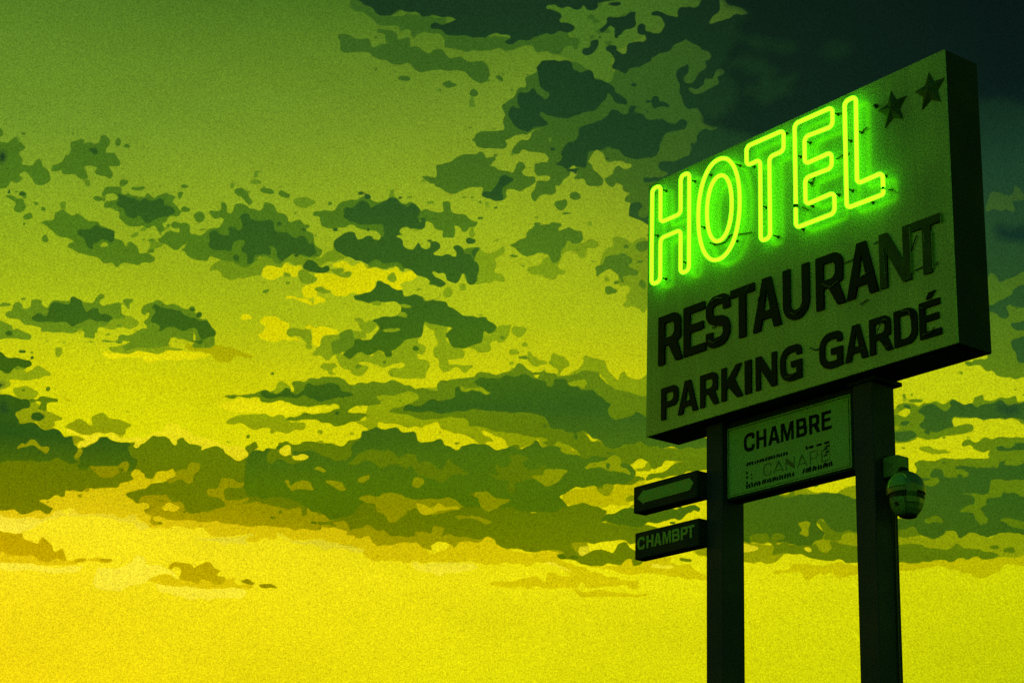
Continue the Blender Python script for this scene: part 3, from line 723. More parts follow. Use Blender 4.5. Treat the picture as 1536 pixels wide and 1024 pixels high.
3 D 240 285 275 260 350 270 380 190 430 180 530 185 540 130 580 122 635 145 645 200 660 230 700 210 750 220 760 260 800 268 850 265 882 310 860 335 800 320 740 300 680 300 620 330 550 348 500 320 380 322 300 320
1 D 880 310 940 300 1000 280 1050 300 1065 340 1010 370 960 355 890 370 760 360 800 345
o2 D 985 160 36 22
o1 D 835 415 22 12
2 D -60 330 40 325 95 345 105 385 180 390 230 420 210 450 120 440 0 445 -60 440
o3 D 70 403 34 20
2 D 1085 240 1105 180 1180 165 1235 155 1270 190 1330 185 1400 220 1470 230 1560 300 1640 400 1640 500 1560 520 1490 520 1470 495 1500 460 1510 420 1480 395 1480 460 1420 470 1330 450 1300 470 1310 500 1230 510 1150 525 1050 530 970 570 870 550 855 520 950 505 990 480 930 465 935 430 1000 415 1060 390 1130 375 1110 310 1150 280 1140 245
3 D 1170 200 1210 180 1250 220 1380 230 1420 270 1540 300 1600 340 1660 420 1560 460 1520 380 1440 385 1400 400 1330 370 1230 380 1230 340 1165 310 1195 250
1 D 870 520 930 520 960 550 1050 530 1150 525 1230 508 1320 510 1390 545 1350 558 1280 545 1180 565 1080 555 980 573 880 555
b D 790 580 860 560 960 575 1080 552 1180 570 1300 550 1500 560 1620 560 1500 620 1300 610 1130 630 1080 590 860 600
1 D 415 510 440 505 470 530 478 560 455 585 430 560
3 D -60 520 0 555 60 595 130 605 210 605 250 635 220 660 150 662 80 705 0 685 -60 680
1 D -60 690 0 690 80 705 130 680 200 680 205 705 250 690 290 660 340 680 390 710 390 740 330 740 220 775 130 755 60 760 80 800 30 830 -60 835
o4 D 0 810 12 18
f D 480 905 530 920 500 935
1 I 115 0 280 20 275 70 255 75 300 130 320 125 310 75 360 65 395 90 365 120 370 180 420 200 480 215 490 240 450 255 415 260 415 300 350 330 310 320 290 270 200 270 140 265 115 215 130 180 220 180 240 140 220 100 130 80
2 I 310 75 360 65 395 90 365 120 360 175 300 160 330 110
3 I -60 90 50 60 130 80 220 100 237 150 200 180 110 185 120 230 150 275 80 265 50 330 -60 320
o4 I 25 160 28 26
o3 I 285 224 58 32
1 I 500 295 560 260 620 245 660 265 680 290 712 285 710 240 770 208 830 235 900 240 960 275 1003 292 970 325 970 365 920 375 800 350 700 360 600 350 520 320
b I 1120 380 1180 350 1260 330 1300 285 1400 310 1460 330 1536 400 1536 440 1420 430 1360 470 1300 410 1180 390 1080 490 1010 480 1030 440 960 420 850 400 780 370 640 500 590 460 640 400 520 340 520 320 600 355 700 365 800 355 920 380 1000 395
b J -60 480 50 490 100 520 160 545 200 560 250 560 330 570 370 600 360 640 300 665 250 655 180 590 130 580 -60 580
b J 440 560 470 600 520 640 480 650 400 620 410 590
b J 150 240 300 200 430 200 480 225 620 220 720 240 800 265 930 260 930 290 880 305 780 290 660 320 540 320 400 300 250 290
1 J 205 370 250 340 330 320 500 320 640 330 670 345 700 370 790 375 790 420 740 435 620 445 500 415 390 430 330 395 240 400
1 K -240 420 -150 400 -150 300 -50 290 -100 190 80 150 240 170 500 180 1000 360 980 400 900 400 870 450 850 480 950 510 1080 510 1160 550 1130 590 1110 610 940 610 900 560 800 500 720 490 730 520 830 560 800 580 720 580 650 540 600 510 480 500 430 480 400 430 340 430 280 450 250 470 130 450 60 435 0 430 -60 430 -50 540 -140 510 -150 470
2 J 410 165 470 145 540 130 575 110 590 60 620 45 670 70 685 130 710 130 715 70 780 55 900 45 950 25 1080 35 1130 75 1230 80 1320 55 1420 65 1480 50 1560 90 1560 155 1350 165 1380 220 1330 245 1200 250 1140 290 1220 310 1285 310 1270 335 1180 375 1050 390 940 380 900 350 800 350 670 360 690 340 760 320 800 300 930 300 1060 270 1040 245 950 240 820 255 720 240 680 215 560 220 470 215 450 190 380 185 210 180 215 165 400 165
1 J 590 60 620 45 670 70 683 110 640 110 600 150 560 135 580 110
2 H -400 880 -250 850 -100 835 0 830 100 810 150 800 180 740 220 760 290 800 330 850 380 820 460 820 490 830 620 820 760 790 820 820 830 860 880 900 950 930 1000 960 1190 970 1190 1250 0 1250 -400 1000
2 K -140 130 -15 115 40 100 80 130 150 150 260 160 330 190 420 185 425 140 500 115 600 100 680 55 780 45 880 65 950 35 1000 45 1150 70 1200 200 1200 420 1100 520 950 510 850 470 880 400 990 390 980 360 880 360 850 400 780 410 720 430 650 460 620 410 520 390 300 400 130 370 0 350 130 300 240 250 200 190 60 200 -140 210
1 H 440 740 470 670 530 680 590 740 550 775 520 830 620 800 700 750 690 700 740 690 800 720 870 735 890 790 950 880 970 820 1000 810 1010 850 1090 870 1170 835 1190 835 1190 980 1000 960 880 895 820 820 760 785 600 820 490 835 490 780
3 K 130 325 160 295 280 295 370 255 520 230 525 170 560 150 590 185 680 190 760 205 785 190 720 165 660 130 680 100 780 80 870 90 920 65 1000 85 1060 55 1120 80 1190 100 1240 140 1280 130 1290 90 1350 80 1395 105 1400 160 1470 155 1526 174 1600 200 1626 224 1726 284 1686 344 1766 394 1906 354 1996 394 2200 500 2500 560 2500 640 2330 630 2200 610 2086 624 1976 594 1876 584 1776 634 1686 614 1546 510 1450 495 1290 485 1190 380 1100 360 1000 350 850 345 700 330 570 340 500 355 400 350 300 340 150 345
o3 J 1060 303 22 11
3 J 465 175 510 140 600 145 630 110 670 115 690 145 780 145 800 80 830 65 870 90 940 85 1030 65 1070 80 1090 130 1170 140 1160 170 1060 185 990 215 900 200 780 180 650 180 540 190
1 K 575 150 620 170 720 160 785 185 775 205 740 205 680 188 600 185
1 H 575 905 620 885 700 880 718 905 690 940 640 925 600 930
2 M 0 225 70 240 130 320 350 345 420 385 600 470 740 430 850 440 1000 470 1400 480 1400 555 1330 550 1150 570 1010 570 980 610 910 620 880 570 830 555 740 590 680 570 640 540 600 560 400 600 430 630 540 630 700 670 800 690 820 720 800 780 500 820 300 560 360 530 300 480 240 440 100 400 0 390 -130 300
f I -60 880 340 800 640 700 1000 620 1200 820 1600 900 1600 1080 1350 1075 1150 1070 1050 1010 990 972 930 1007 850 972 640 967 560 932 440 957 330 1007 110 1007 -60 977
2 I -60 560 300 565 500 555 600 600 590 520 625 470 650 460 700 430 980 435 1030 440 1015 470 1060 480 1080 440 1130 420 1170 375 1220 390 1270 380 1310 400 1340 435 1370 430 1370 400 1410 390 1440 420 1546 442 1550 480 1660 462 1710 480 1740 515 1796 555 1860 558 1906 512 1876 470 1936 435 1976 452 1941 502 1976 532 2046 542 2056 505 2031 487 2056 467 2136 472 2136 422 2186 422 2236 447 2296 442 2356 417 2466 437 2536 427 2616 442 2666 407 2736 407 2796 382 2846 377 2926 385 2970 340 3030 306 3080 330 3120 355 3190 356 3230 416 3290 416 3370 411 3410 456 3520 480 3560 446 3690 431 3760 456 3850 480 3930 466 4000 480 4080 1000 4000 1180 3920 1207 3830 1180 3710 1162 3610 1155 3490 1142 3320 1157 3170 1157 2970 1147 2900 1150 2700 1250 2550 1180 2400 1100 2300 1090 2100 1000 1900 1000 1736 1060 1536 1042 1350 1015 1230 1000 1190 970 1120 965 1100 940 1150 930 1150 900 1060 885 1020 860 960 830 1050 790 1130 770 1180 740 1260 730 1350 680 1340 620 1300 640 1200 655 1160 700 1110 690 1095 650 1060 635 1010 660 1030 710 1000 730 940 740 920 770 850 770 790 770 720 795 640 795 500 800 480 830 350 855 300 865 380 905 400 940 350 970 300 950 240 970 170 975 130 950 90 935 -60 930
3 I -60 340 50 330 80 265 150 275 230 270 290 290 320 330 400 320 460 330 500 370 560 380 570 440 590 480 570 530 620 590 600 590 560 610 520 600 490 570 430 555 300 570 0 570 -60 570
1 I 140 460 170 440 210 450 240 405 280 410 310 455 370 470 365 500 330 500 270 460 200 475 150 475
3 I 620 540 640 470 700 440 740 400 800 385 850 405 980 435 970 470 1000 520 1060 550 1040 630 980 630 975 600 900 600 830 605 760 600 700 600 680 640 640 630
1 I 560 375 640 410 600 440 590 470 630 490 620 530 590 545 570 530 590 480
f I 795 655 835 642 868 658 830 685
1 I 700 605 800 605 900 600 940 570 1000 570 970 640 920 665 870 690 800 700 740 660
1 I 1130 840 1250 830 1300 870 1380 870 1450 960 1536 970 1600 1100 1350 1015 1230 1000 1100 960 1160 930 1150 890 1050 880
1 I 1350 640 1440 620 1460 595 1540 600 1536 660 1480 670 1475 720 1440 740 1380 710 1300 740 1290 700 1350 690
f I 1010 660 1060 635 1100 650 1115 700 1165 700 1200 660 1300 640 1345 618 1350 668 1260 725 1200 720 1130 765 1060 765 1000 760 950 790 930 820 870 820 750 800 650 830 640 795 700 785 740 800 810 770 900 785 940 740 1010 740 1030 700
f I 1240 925 1280 910 1340 895 1385 915 1360 940 1290 945
3 K -200 560 -190 500 -100 470 0 470 60 465 110 485 150 510 220 510 260 570 320 570 400 565 440 610 550 635 590 600 720 585 790 610 880 635 960 620 1010 630 1100 610 1140 575 1190 600 1310 610 1340 650 1380 680 1490 685 1540 700 1640 680 1900 760 1850 880 1560 930 1450 930 1380 960 1310 1000 1400 1060 1330 1100 1100 1120 950 1080 800 1070 600 1070 380 1030 180 1040 0 990 -100 1000 -300 1150 -500 1150 -700 1020 -900 1000 -1079 980 -1079 721 -1054 671 -984 631 -894 661 -844 606 -794 611 -714 651 -574 651 -480 700 -330 720 -260 660 -270 600
2 K -60 640 50 680 200 680 240 730 330 740 380 780 450 770 480 720 530 760 620 810 500 830 450 880 380 850 300 840 240 820 180 750 130 780 60 750 -60 750
1 K 210 850 240 840 290 860 290 900 250 930 200 910
2 K 775 810 850 820 830 765 920 760 950 700 930 680 1000 665 1080 700 1030 750 1100 790 1170 790 1220 760 1240 785 1370 800 1370 835 1280 910 1200 900 1120 870 1000 890 1000 940 950 960 925 930 950 880 870 870
1 K 1115 850 1200 835 1240 785 1370 800 1375 835 1280 908 1200 900
2 J 1110 680 1150 690 1230 620 1330 585 1400 600 1440 575 1500 620 1540 640 1540 700 1460 700 1380 720 1330 690 1290 665 1200 700 1130 700
2 J 520 600 600 570 690 560 720 620 800 660 720 690 590 650 540 700 500 670
b J 590 590 640 560 690 570 700 620 760 620 830 640 835 660 780 668 730 650 700 625 640 630
o3 J 515 585 22 20
1 J 155 830 190 810 300 830 350 830 340 870 290 880 200 870 190 920 230 980 370 950 370 980 290 1010 250 1040 200 1010 165 960 80 940 65 890 130 880
1 J 650 830 680 820 710 860 750 820 810 810 870 860 870 885 800 880 740 905 700 900 690 870
1 J 965 820 1000 810 1060 820 1120 870 1110 890 1060 880
1 J 870 740 900 725 965 745 940 765
1 J 1205 800 1300 780 1300 810 1240 830
1 J 1225 970 1260 945 1360 935 1420 950 1470 1010 1450 1060 1500 1110 1470 1130 1430 1080 1370 1060 1340 1010 1290 1000
1 N 0 260 100 230 200 210 330 190 450 170 560 185 650 215 800 200 900 240 1000 290 1060 320 1120 320 1140 360 1100 380 950 350 900 385 800 370 700 380 560 355 400 360 300 330 100 322 -100 340
f N -100 310 0 325 100 320 200 325 310 330 400 360 540 355 700 380 800 370 930 385 950 350 1130 380 1120 410 1180 435 1300 430 1330 470 1430 495 1560 465 1700 500 1780 550 1870 545 1994 460 2074 460 2174 440 2264 450 2394 500 2434 550 2754 545 2780 620 3000 700 2900 750 2660 630 2540 650 2434 630 2234 640 2034 620 1914 622 1814 630 1634 630 1434 620 1300 600 1260 550 1240 520 1100 490 900 455 800 455 720 465 650 430 600 410 600 450 480 450 400 470 350 460 400 410 330 420 250 425 150 425 60 400 0 360 -100 345
1 N 1120 410 1160 370 1280 350 1330 360 1380 380 1430 370 1450 410 1536 440 1636 450 1640 490 1560 470 1430 495 1330 470 1310 430 1180 435
1 O -60 425 200 440 220 400 350 400 360 350 395 345 435 370 430 420 520 425 640 440 740 445 700 470 580 460 530 505 430 480 350 480 350 520 320 520 250 500 100 465 -60 500
1 O 1080 380 1180 360 1270 355 1400 420 1420 470 1540 480 1560 640 1400 610 1330 560 1230 540 1150 440
1 O 630 110 680 90 780 95 850 130 940 140 930 170 870 180 850 220 790 230 730 200 700 150
1 O -40 110 90 110 150 150 300 145 400 150 480 140 600 190 560 205 440 240 350 265 270 250 200 220 100 290 60 310 0 300
b O 215 190 240 185 330 210 400 180 450 205 560 203 540 220 420 225 330 262 270 250
1 O 520 270 600 275 640 275 780 295 800 315 770 330 640 295 560 300
b O 1340 125 1460 90 1536 60 1600 60 1600 180 1450 190 1370 150
b M 210 840 260 800 350 790 430 770 500 800 560 800 600 780 600 760 700 740 780 735 900 690 870 700 850 880 770 890 700 920 600 890 540 930 480 930 430 900 330 900 250 890
1 M 540 760 600 745 620 800 600 830 550 840 480 800 540 790
1 M 700 850 790 840 800 880 720 890 690 870
1 M 395 610 430 590 540 580 580 545 640 535 680 570 660 600 760 650 720 670 640 650 540 630 430 632
2 M 820 690 830 720 800 750 850 720 900 660 1000 640 1150 570 1330 550 1400 560 1400 640 1260 640 1000 700 870 710
1 K 1160 550 1220 550 1310 575 1400 605 1430 650 1495 675 1480 690 1400 680 1340 655 1320 610 1240 600 1190 590
2 P 30 150 200 120 330 80 440 90 560 150 520 190 560 230 700 250 800 230 1000 300 770 370 720 370 640 365 480 385 400 370 300 380 350 480 250 470 190 440 0 440 -250 400 -300 250
2 P 190 480 230 470 300 490 340 470 420 470 470 430 560 440 620 460 640 400 700 385 770 420 850 500 770 545 740 500 690 540 600 540 540 550 450 550 380 545 310 520 250 505
o3 P 230 490 36 18
o3 P 310 492 34 18
b P 345 410 390 400 435 410 425 460 370 482 345 465
3 P 520 185 600 165 680 130 760 120 850 150 950 130 1060 110 1130 120 1200 80 1280 110 1270 135 1210 120 1180 170 1000 220 900 230 780 250 620 240 560 210
f P 380 550 560 560 680 540 740 505 770 545 870 520 1050 490 1060 530 1130 550 1200 540 1250 580 1320 610 1340 650 1200 650 1100 640 900 620 700 615 600 590 500 570
f P -356 688 -270 668 -120 668 -40 635 20 640 100 680 110 620 170 620 300 640 400 640 430 600 470 600 550 620 640 640 700 665 790 665 805 700 780 730 680 710 400 720 350 715 350 680 380 720 0 720 -140 720 -260 710
f P 300 745 400 740 560 738 700 765 860 765 875 790 700 790 500 790 380 780
b P 90 525 130 530 200 560 290 590 290 600 220 585 150 560
b P 910 550 1000 555 1080 555 1070 575 920 575
2 P 1130 500 1200 500 1200 520 1140 520
1 P 1220 430 1340 420 1340 480 1280 470
3 Q 100 120 300 115 460 110 520 125 700 115 850 100 1100 140 1100 390 880 390 830 360 800 300 750 310 760 360 800 400 790 440 730 470 700 500 560 490 450 480 430 460 370 470 350 420 250 410 240 470 100 470
2 Q 100 470 250 480 400 490 700 500 760 450 900 460 940 410 1100 410 1100 610 880 620 780 600 640 580 500 570 380 630 100 590
2 Q 240 460 250 410 350 405 360 470
2 Q 380 470 400 420 480 405 480 450 430 460 430 490
1 Q 100 480 280 490 400 500 400 580 500 570 380 632 100 600
1 Q 760 490 840 490 870 520 850 550 800 545
2 Q 750 310 780 295 830 350 900 390 1100 390 1100 460 730 460 800 440 800 390
1 Q 725 470 760 450 900 460 940 410 1100 415 1100 500 930 490 860 470 850 540 790 545 760 500
1 Q 600 330 700 330 690 370 680 420 610 415 640 370
b Q 100 490 280 500 260 530 100 555
b Q 635 525 680 512 715 535 680 552
f Q 370 710 520 680 540 650 640 640 740 655 850 640 1100 660 1100 700 960 740 910 750 850 715 760 715 680 770 640 750 600 715 450 715
1 Q 440 110 640 80 800 100 900 100 980 60 1100 60 1100 140 1035 135 850 105 600 120 520 125
2 Q 1320 370 1450 365 1520 410 1536 440 1320 440
2 R 50 450 100 430 160 430 200 450 290 425 400 435 460 405 520 440 620 430 640 380 700 370 725 410 850 400 950 370 970 420 1024 430 1200 440 1200 590 1024 580 930 540 850 560 780 530 700 550 560 545 480 545 480 570 500 610 600 600 640 640 600 670 420 690 250 705 200 690 190 720 -30 715 -30 540 130 520 130 480 60 500
3 R 200 475 290 440 350 450 420 485 470 460 440 430 480 410 560 440 610 425 680 450 780 430 860 420 920 440 1200 440 1200 580 1000 550 930 540 860 555 740 550 480 540 490 600 430 630 350 660 280 630 220 610 215 580 260 560 270 530 220 500
4 R 835 470 880 450 960 465 970 495 900 505 850 495
o3 R 105 590 45 20
o3 R 110 680 95 40
o3 R 120 464 28 18
o1 R 40 500 25 20
o1 R 40 618 25 18
1 R 225 775 280 765 340 785 460 795 430 815 290 815 230 795
2 R 550 745 570 715 680 720 800 690 930 700 1200 690 1200 860 1000 860 900 800 740 800 680 800 620 760 570 765
3 R 810 770 860 755 930 765 1020 730 1200 730 1200 850 980 830 920 790 850 795
2 R 180 905 260 880 350 880 400 850 470 860 500 870 600 850 770 855 760 830 850 790 1200 860 1200 1150 140 1150 210 960
2 R 770 0 1200 0 1200 230 950 235 900 200 830 185 740 195 710 180 690 150 630 150 590 155 590 130 650 110 750 100 770 70
3 R 950 -50 1200 -50 1200 110 1000 120 960 60
3 S 290 70 330 30 380 30 420 80 470 85 560 75 600 50 580 30 500 20 485 0 540 -15 620 0 680 15 820 0 840 -40 890 -40 900 0 1200 -10 1200 510 1000 520 920 535 850 520 770 525 710 545 670 515 600 510 520 550 490 530 500 500 450 495 400 525 320 550 220 530 170 470 -30 465 -30 380 180 380 240 200 240 140 330 160 380 130 350 95 250 110 240 85 320 95
2 S 540 210 640 210 740 210 770 120 850 100 1200 100 1200 180 1000 215 900 190 850 200 840 240 740 250 730 300 700 330 740 400 700 440 660 400 620 350 540 330 640 280 620 230
2 S 840 400 900 385 950 400 1100 430 1100 480 950 460 860 420
o2 S 338 405 76 24
1 S -30 545 200 550 320 550 400 520 450 495 500 510 520 550 600 510 670 520 750 545 830 515 1200 520 1200 670 980 690 820 690 650 700 560 730 400 725 250 745 180 740 -30 745
2 S -30 610 200 600 430 630 500 595 580 630 680 635 800 655 805 690 650 700 520 720 400 725 250 720 180 735 -30 715
o2 S 795 603 40 19
o2 S 915 635 47 26
f S -30 715 180 740 250 722 420 730 560 700 800 695 960 690 1200 650 1200 760 900 745 850 790 700 840 600 820 500 785 380 760 300 780 130 790 -30 765
f L -60 370 60 400 160 405 180 450 230 465 300 490 315 450 350 450 410 490 410 540 440 540 480 525 500 550 520 600 600 590 650 605 780 595 870 620 800 635 650 620 560 650 480 640 400 645 300 650 240 640 -60 625
1 L -60 375 60 402 160 407 180 450 230 465 300 492 315 450 350 450 410 492 412 545 440 545 480 527 500 552 510 605 420 598 330 620 230 575 120 580 0 555 -60 560
o1 L 615 610 38 16
f L 1005 745 1040 730 1090 720 1130 690 1180 710 1160 740 1200 740 1280 730 1380 750 1390 700 1350 670 1310 690 1300 660 1350 635 1470 635 1500 660 1536 640 1596 640 1701 680 1676 720 1736 740 1741 760 1786 735 1806 750 1776 780 1836 800 1936 800 1926 830 1786 830 1536 830 1380 820 1180 790 1100 765 1020 765
1 L 1300 680 1350 640 1470 635 1500 662 1536 645 1596 640 1701 680 1676 720 1736 740 1730 780 1660 790 1600 770 1560 760 1540 800 1440 780 1385 740 1390 700 1350 668 1320 690
2 N 305 760 360 765 415 785 380 797 340 785
2 N 445 795 490 782 540 795 595 832 540 825 480 815
o1 L 1135 715 42 24
o1 L 815 612 60 16
b L -60 630 240 645 350 660 600 655 640 640 600 700 420 710 280 700 -60 680
b L 750 680 900 690 1000 640 1050 580 1110 580 1110 640 1200 650 1280 680 1320 700 1380 740 1280 725 1200 735 1160 745 1100 780 1000 800 900 850 730 830
b L 1180 800 1380 822 1536 832 1800 835 1900 850 1860 890 1700 915 1536 910 1300 870
b L -60 260 110 290 330 290 440 240 510 260 560 215 610 240 640 250 760 245 850 255 930 290 990 255 1040 280 1060 320 1150 350 1100 390 1040 370 1020 330 900 310 800 280 600 270 420 290 300 330 200 380 100 400 -60 340
b N 600 415 650 435 720 470 900 457 1100 492 1250 522 1250 550 1150 540 1000 520 960 530 800 490 740 490 650 455
b N -60 450 150 430 260 440 340 430 400 405 400 420 330 460 380 490 250 490 100 465
b O 180 640 400 640 500 620 600 635 700 650 680 690 560 700 430 720 330 710 220 670
'''
STEP = 2.0
gx = np.arange(-60, 1598, STEP); gy = np.arange(-60, 1086, STEP)
GX, GY = np.meshgrid(gx, gy)

def vnoise(X, Y, cell, seed):
    r = np.random.RandomState(seed); G = r.rand(512, 512)
    u = X/cell; v = Y/cell; i = np.floor(u).astype(int); j = np.floor(v).astype(int); a = u-i; b = v-j
    a = a*a*a*(a*(a*6-15)+10); b = b*b*b*(b*(b*6-15)+10)
    g = lambda p, q: G[q % 512, p % 512]
    return (g(i, j)*(1-a)+g(i+1, j)*a)*(1-b)+(g(i, j+1)*(1-a)+g(i+1, j+1)*a)*b - .5

# small wandering of every outline, so that edges curl the way the cloud edges do
WX = vnoise(GX, GY, 13, 1)*6.5 + vnoise(GX, GY, 7, 2)*1.5
WY = vnoise(GX, GY, 12, 3)*6.0 + vnoise(GX, GY, 6.5, 4)*1.5

def smooth_loop(p, k=4):
    n = len(p); out = []
    for i in range(n):
        p0, p1, p2, p3 = p[i-1], p[i], p[(i+1) % n], p[(i+2) % n]
        for s in range(k):
            t = s/k
            out.append(.5*((2*p1)+(p2-p0)*t+(2*p0-5*p1+4*p2-p3)*t*t+(3*p1-p0-3*p2+p3)*t**3))
    return np.array(out)

CLIP = 16.0
field = {k: np.full(GX.shape, -CLIP, np.float32) for k in 'f1234b'}
def paint_field(level, P):
    lo = P.min(0)-26; hi = P.max(0)+26
    i0, i1 = np.searchsorted(gx, [lo[0], hi[0]]); j0, j1 = np.searchsorted(gy, [lo[1], hi[1]])
    if i1 <= i0 or j1 <= j0: return
    X = (GX+WX)[j0:j1, i0:i1].ravel(); Y = (GY+WY)[j0:j1, i0:i1].ravel()
    d = np.full(X.shape, 1e9); ins = np.zeros(X.shape, bool)
    for a, b in zip(P, np.roll(P, -1, 0)):
        e = b-a; L2 = e@e
        if L2 < 1e-9: continue
        t = np.clip(((X-a[0])*e[0]+(Y-a[1])*e[1])/L2, 0, 1)
        q = (X-a[0]-t*e[0])**2+(Y-a[1]-t*e[1])**2
        np.minimum(d, q, out=d)
        if a[1] != b[1]:
            c = ((a[1] > Y) != (b[1] > Y)) & (X < (b[0]-a[0])*(Y-a[1])/(b[1]-a[1])+a[0])
            ins ^= c
    s = (np.sqrt(d)*np.where(ins, 1, -1)).reshape(j1-j0, i1-i0).clip(-CLIP, CLIP)
    order = 'f1234'
    if level == 'b':
        np.maximum(field['b'][j0:j1, i0:i1], s, out=field['b'][j0:j1, i0:i1]); cut = ''
        return
    if level != '0':
        for k in order[:order.index(level)+1]:          # thicker cloud always lies on thinner cloud
            np.maximum(field[k][j0:j1, i0:i1], s, out=field[k][j0:j1, i0:i1])
        cut = order[order.index(level)+1:]+'b'
    else: cut = order+'b'
    for k in cut:
        np.minimum(field[k][j0:j1, i0:i1], -s, out=field[k][j0:j1, i0:i1])

for line in CLOUDS.strip().splitlines():
    w_ = line.split(); lv, tl_ = w_[0], TILE[w_[1]]; v = np.array(list(map(float, w_[2:])))
    sc_ = 2.844 if w_[1] == 'V' else 5.12
    if lv[0] == 'o':
        t = np.linspace(0, 2*np.pi, 17)[:-1]
        P = np.stack([v[0]+v[2]*np.cos(t), v[1]+v[3]*np.sin(t)], 1); lv = lv[1]
        P = P/sc_+np.array(tl_)
    else:
        P = smooth_loop(v.reshape(-1, 2))/sc_+np.array(tl_)
    paint_field(lv, P)

# stray fragments torn off the edges of the clouds
for k_, sd, th in (('1', 21, .47), ('2', 31, .46), ('3', 41, .5)):
    nn = vnoise(GX, GY*1.5, 12, sd)+.10*vnoise(GX, GY*1.4, 6, sd+1)+.35*vnoise(GX, GY, 60, sd+2)
    frag = np.minimum((nn-th)*26, field[k_]+15).clip(-CLIP, CLIP)
    field[k_] = np.maximum(field[k_], np.where((field['b'] < -4) & (GY < 790), frag, -CLIP))

# dome grid: fine over the charted sky, coarse elsewhere
da = R(.042)
az = np.concatenate([np.linspace(-math.pi, R(-18.5), 330)[:-1], np.arange(R(-18.5), R(19.5), da), np.linspace(R(19.5), math.pi, 330)[1:]])
el = np.concatenate([np.linspace(R(-1.2), R(5.5), 24)[:-1], np.arange(R(5.5), R(31), da), np.linspace(R(31), R(90), 110)[1:]])
AZ_, EL_ = np.meshgrid(az, el)
dx = np.sin(AZ_)*np.cos(EL_); dy = np.cos(AZ_)*np.cos(EL_); dz = np.sin(EL_)
def dt(v): return dx*v.x+dy*v.y+dz*v.z
depth = dt(fw); front = depth > .2; dd = np.where(front, depth, 1)
px = np.where(front, 768+FOC*dt(cX)/dd, -9999.); py = np.where(front, 512-FOC*dt(cU)/dd, -9999.)
fx = ((px-gx[0])/STEP).clip(0, len(gx)-1.001); fy = ((py-gy[0])/STEP).clip(0, len(gy)-1.001)
i = fx.astype(int); j = fy.astype(int); a = fx-i; b = fy-j
edge = np.minimum.reduce([px-gx[0], gx[-1]-px, py-gy[0], gy[-1]-py]); wgt = (edge/40).clip(0, 1)
ax_, ey_ = AZ_/R(.0205), EL_/R(.0205)      # chart-like units away from the charted part
n0 = vnoise(ax_+4000, ey_*1.7+900, 150, 11)+.5*vnoise(ax_+900, ey_*1.7, 60, 12)+.34*vnoise(ax_, ey_*1.5, 26, 13)+.12*vnoise(ax_, ey_*1.5, 13, 14)
far = {}
for k, th in (('f', .16), ('1', .2), ('2', .27), ('3', .38), ('4', .7), ('b', 9)):
    far[k] = ((n0-th)*40).clip(-CLIP, CLIP)
vals = {}
for k in field:
    F_ = field[k]
    s = (F_[j, i]*(1-a)+F_[j, i+1]*a)*(1-b)+(F_[j+1, i]*(1-a)+F_[j+1, i+1]*a)*b
    vals[k] = (s*wgt+far[k]*(1-wgt)).astype(np.float32)
RAD = 3000.0
nr, nc = AZ_.shape
co = np.stack([dx*RAD, dy*RAD, dz*RAD+1.6], -1).reshape(-1, 3).astype(np.float32)
ii = np.arange(nr*nc).reshape(nr, nc)
Fq = np.stack([ii[:-1, :-1], ii[1:, :-1], ii[1:, 1:], ii[:-1, 1:]], -1).reshape(-1, 4)
me = bpy.data.meshes.new('sky')
me.vertices.add(len(co)); me.vertices.foreach_set('co', co.ravel())
me.loops.add(Fq.size); me.loops.foreach_set('vertex_index', Fq.ravel().astype(np.int32))
me.polygons.add(len(Fq)); me.polygons.foreach_set('loop_start', (np.arange(len(Fq))*4).astype(np.int32))
me.update(calc_edges=True)
for nm, ks in (('cover_a', 'f123'), ('cover_b', '4bff')):
    at = me.attributes.new(nm, 'FLOAT_COLOR', 'POINT')
    at.data.foreach_set('color', np.stack([vals[k] for k in ks], -1).reshape(-1).astype(np.float32))
sky = bpy.data.objects.new('sky', me); COL.objects.link(sky); tag(sky, kind='structure')

m, nt, out = new_mat('evening_sky'); N = nt.nodes; L = nt.links
m.cycles.emission_sampling = 'NONE'
def math_(op, a, b=None, c=None, clamp=False):
    n = N.new('ShaderNodeMath'); n.operation = op; n.use_clamp = clamp
    for i_, q in enumerate((a, b, c)):
        if q is None: continue
        if isinstance(q, (int, float)): n.inputs[i_].default_value = q
        else: L.new(q, n.inputs[i_])
    return n.outputs[0]
geo = N.new('ShaderNodeNewGeometry')
nrm = N.new('ShaderNodeVectorMath'); nrm.operation = 'NORMALIZE'; L.new(geo.outputs['Position'], nrm.inputs[0])
sp = N.new('ShaderNodeSeparateXYZ'); L.new(nrm.outputs[0], sp.inputs[0])
az_n = math_('ARCTAN2', sp.outputs[0], sp.outputs[1]); el_n = math_('ARCSINE', sp.outputs[2])
# height coordinate: 0 high in the sky, 1 near the horizon;  side coordinate: 0 left of the glow, 1 far right
tv = math_('DIVIDE', math_('SUBTRACT', R(28.7), math_('ADD', el_n, math_('MULTIPLY', az_n, -.036))), R(20.9))
uv = math_('ADD', math_('DIVIDE', az_n, R(32.0)), .5, clamp=True)
tvc = math_('MULTIPLY', math_('ADD', tv, .5), .5, clamp=True)       # ramp position covers tv = -.5 .. 1.5
def ramp(stops):
    r = N.new('ShaderNodeValToRGB'); r.color_ramp.interpolation = 'LINEAR'
    while len(r.color_ramp.elements) > 1: r.color_ramp.elements.remove(r.color_ramp.elements[-1])
    for k_, (p, c) in enumerate(stops):
        e = r.color_ramp.elements[0] if k_ == 0 else r.color_ramp.elements.new((p+.5)/2)
        e.position = (p+.5)/2; e.color = (*lin(c), 1)
    L.new(tvc, r.inputs[0]); return r.outputs[0]
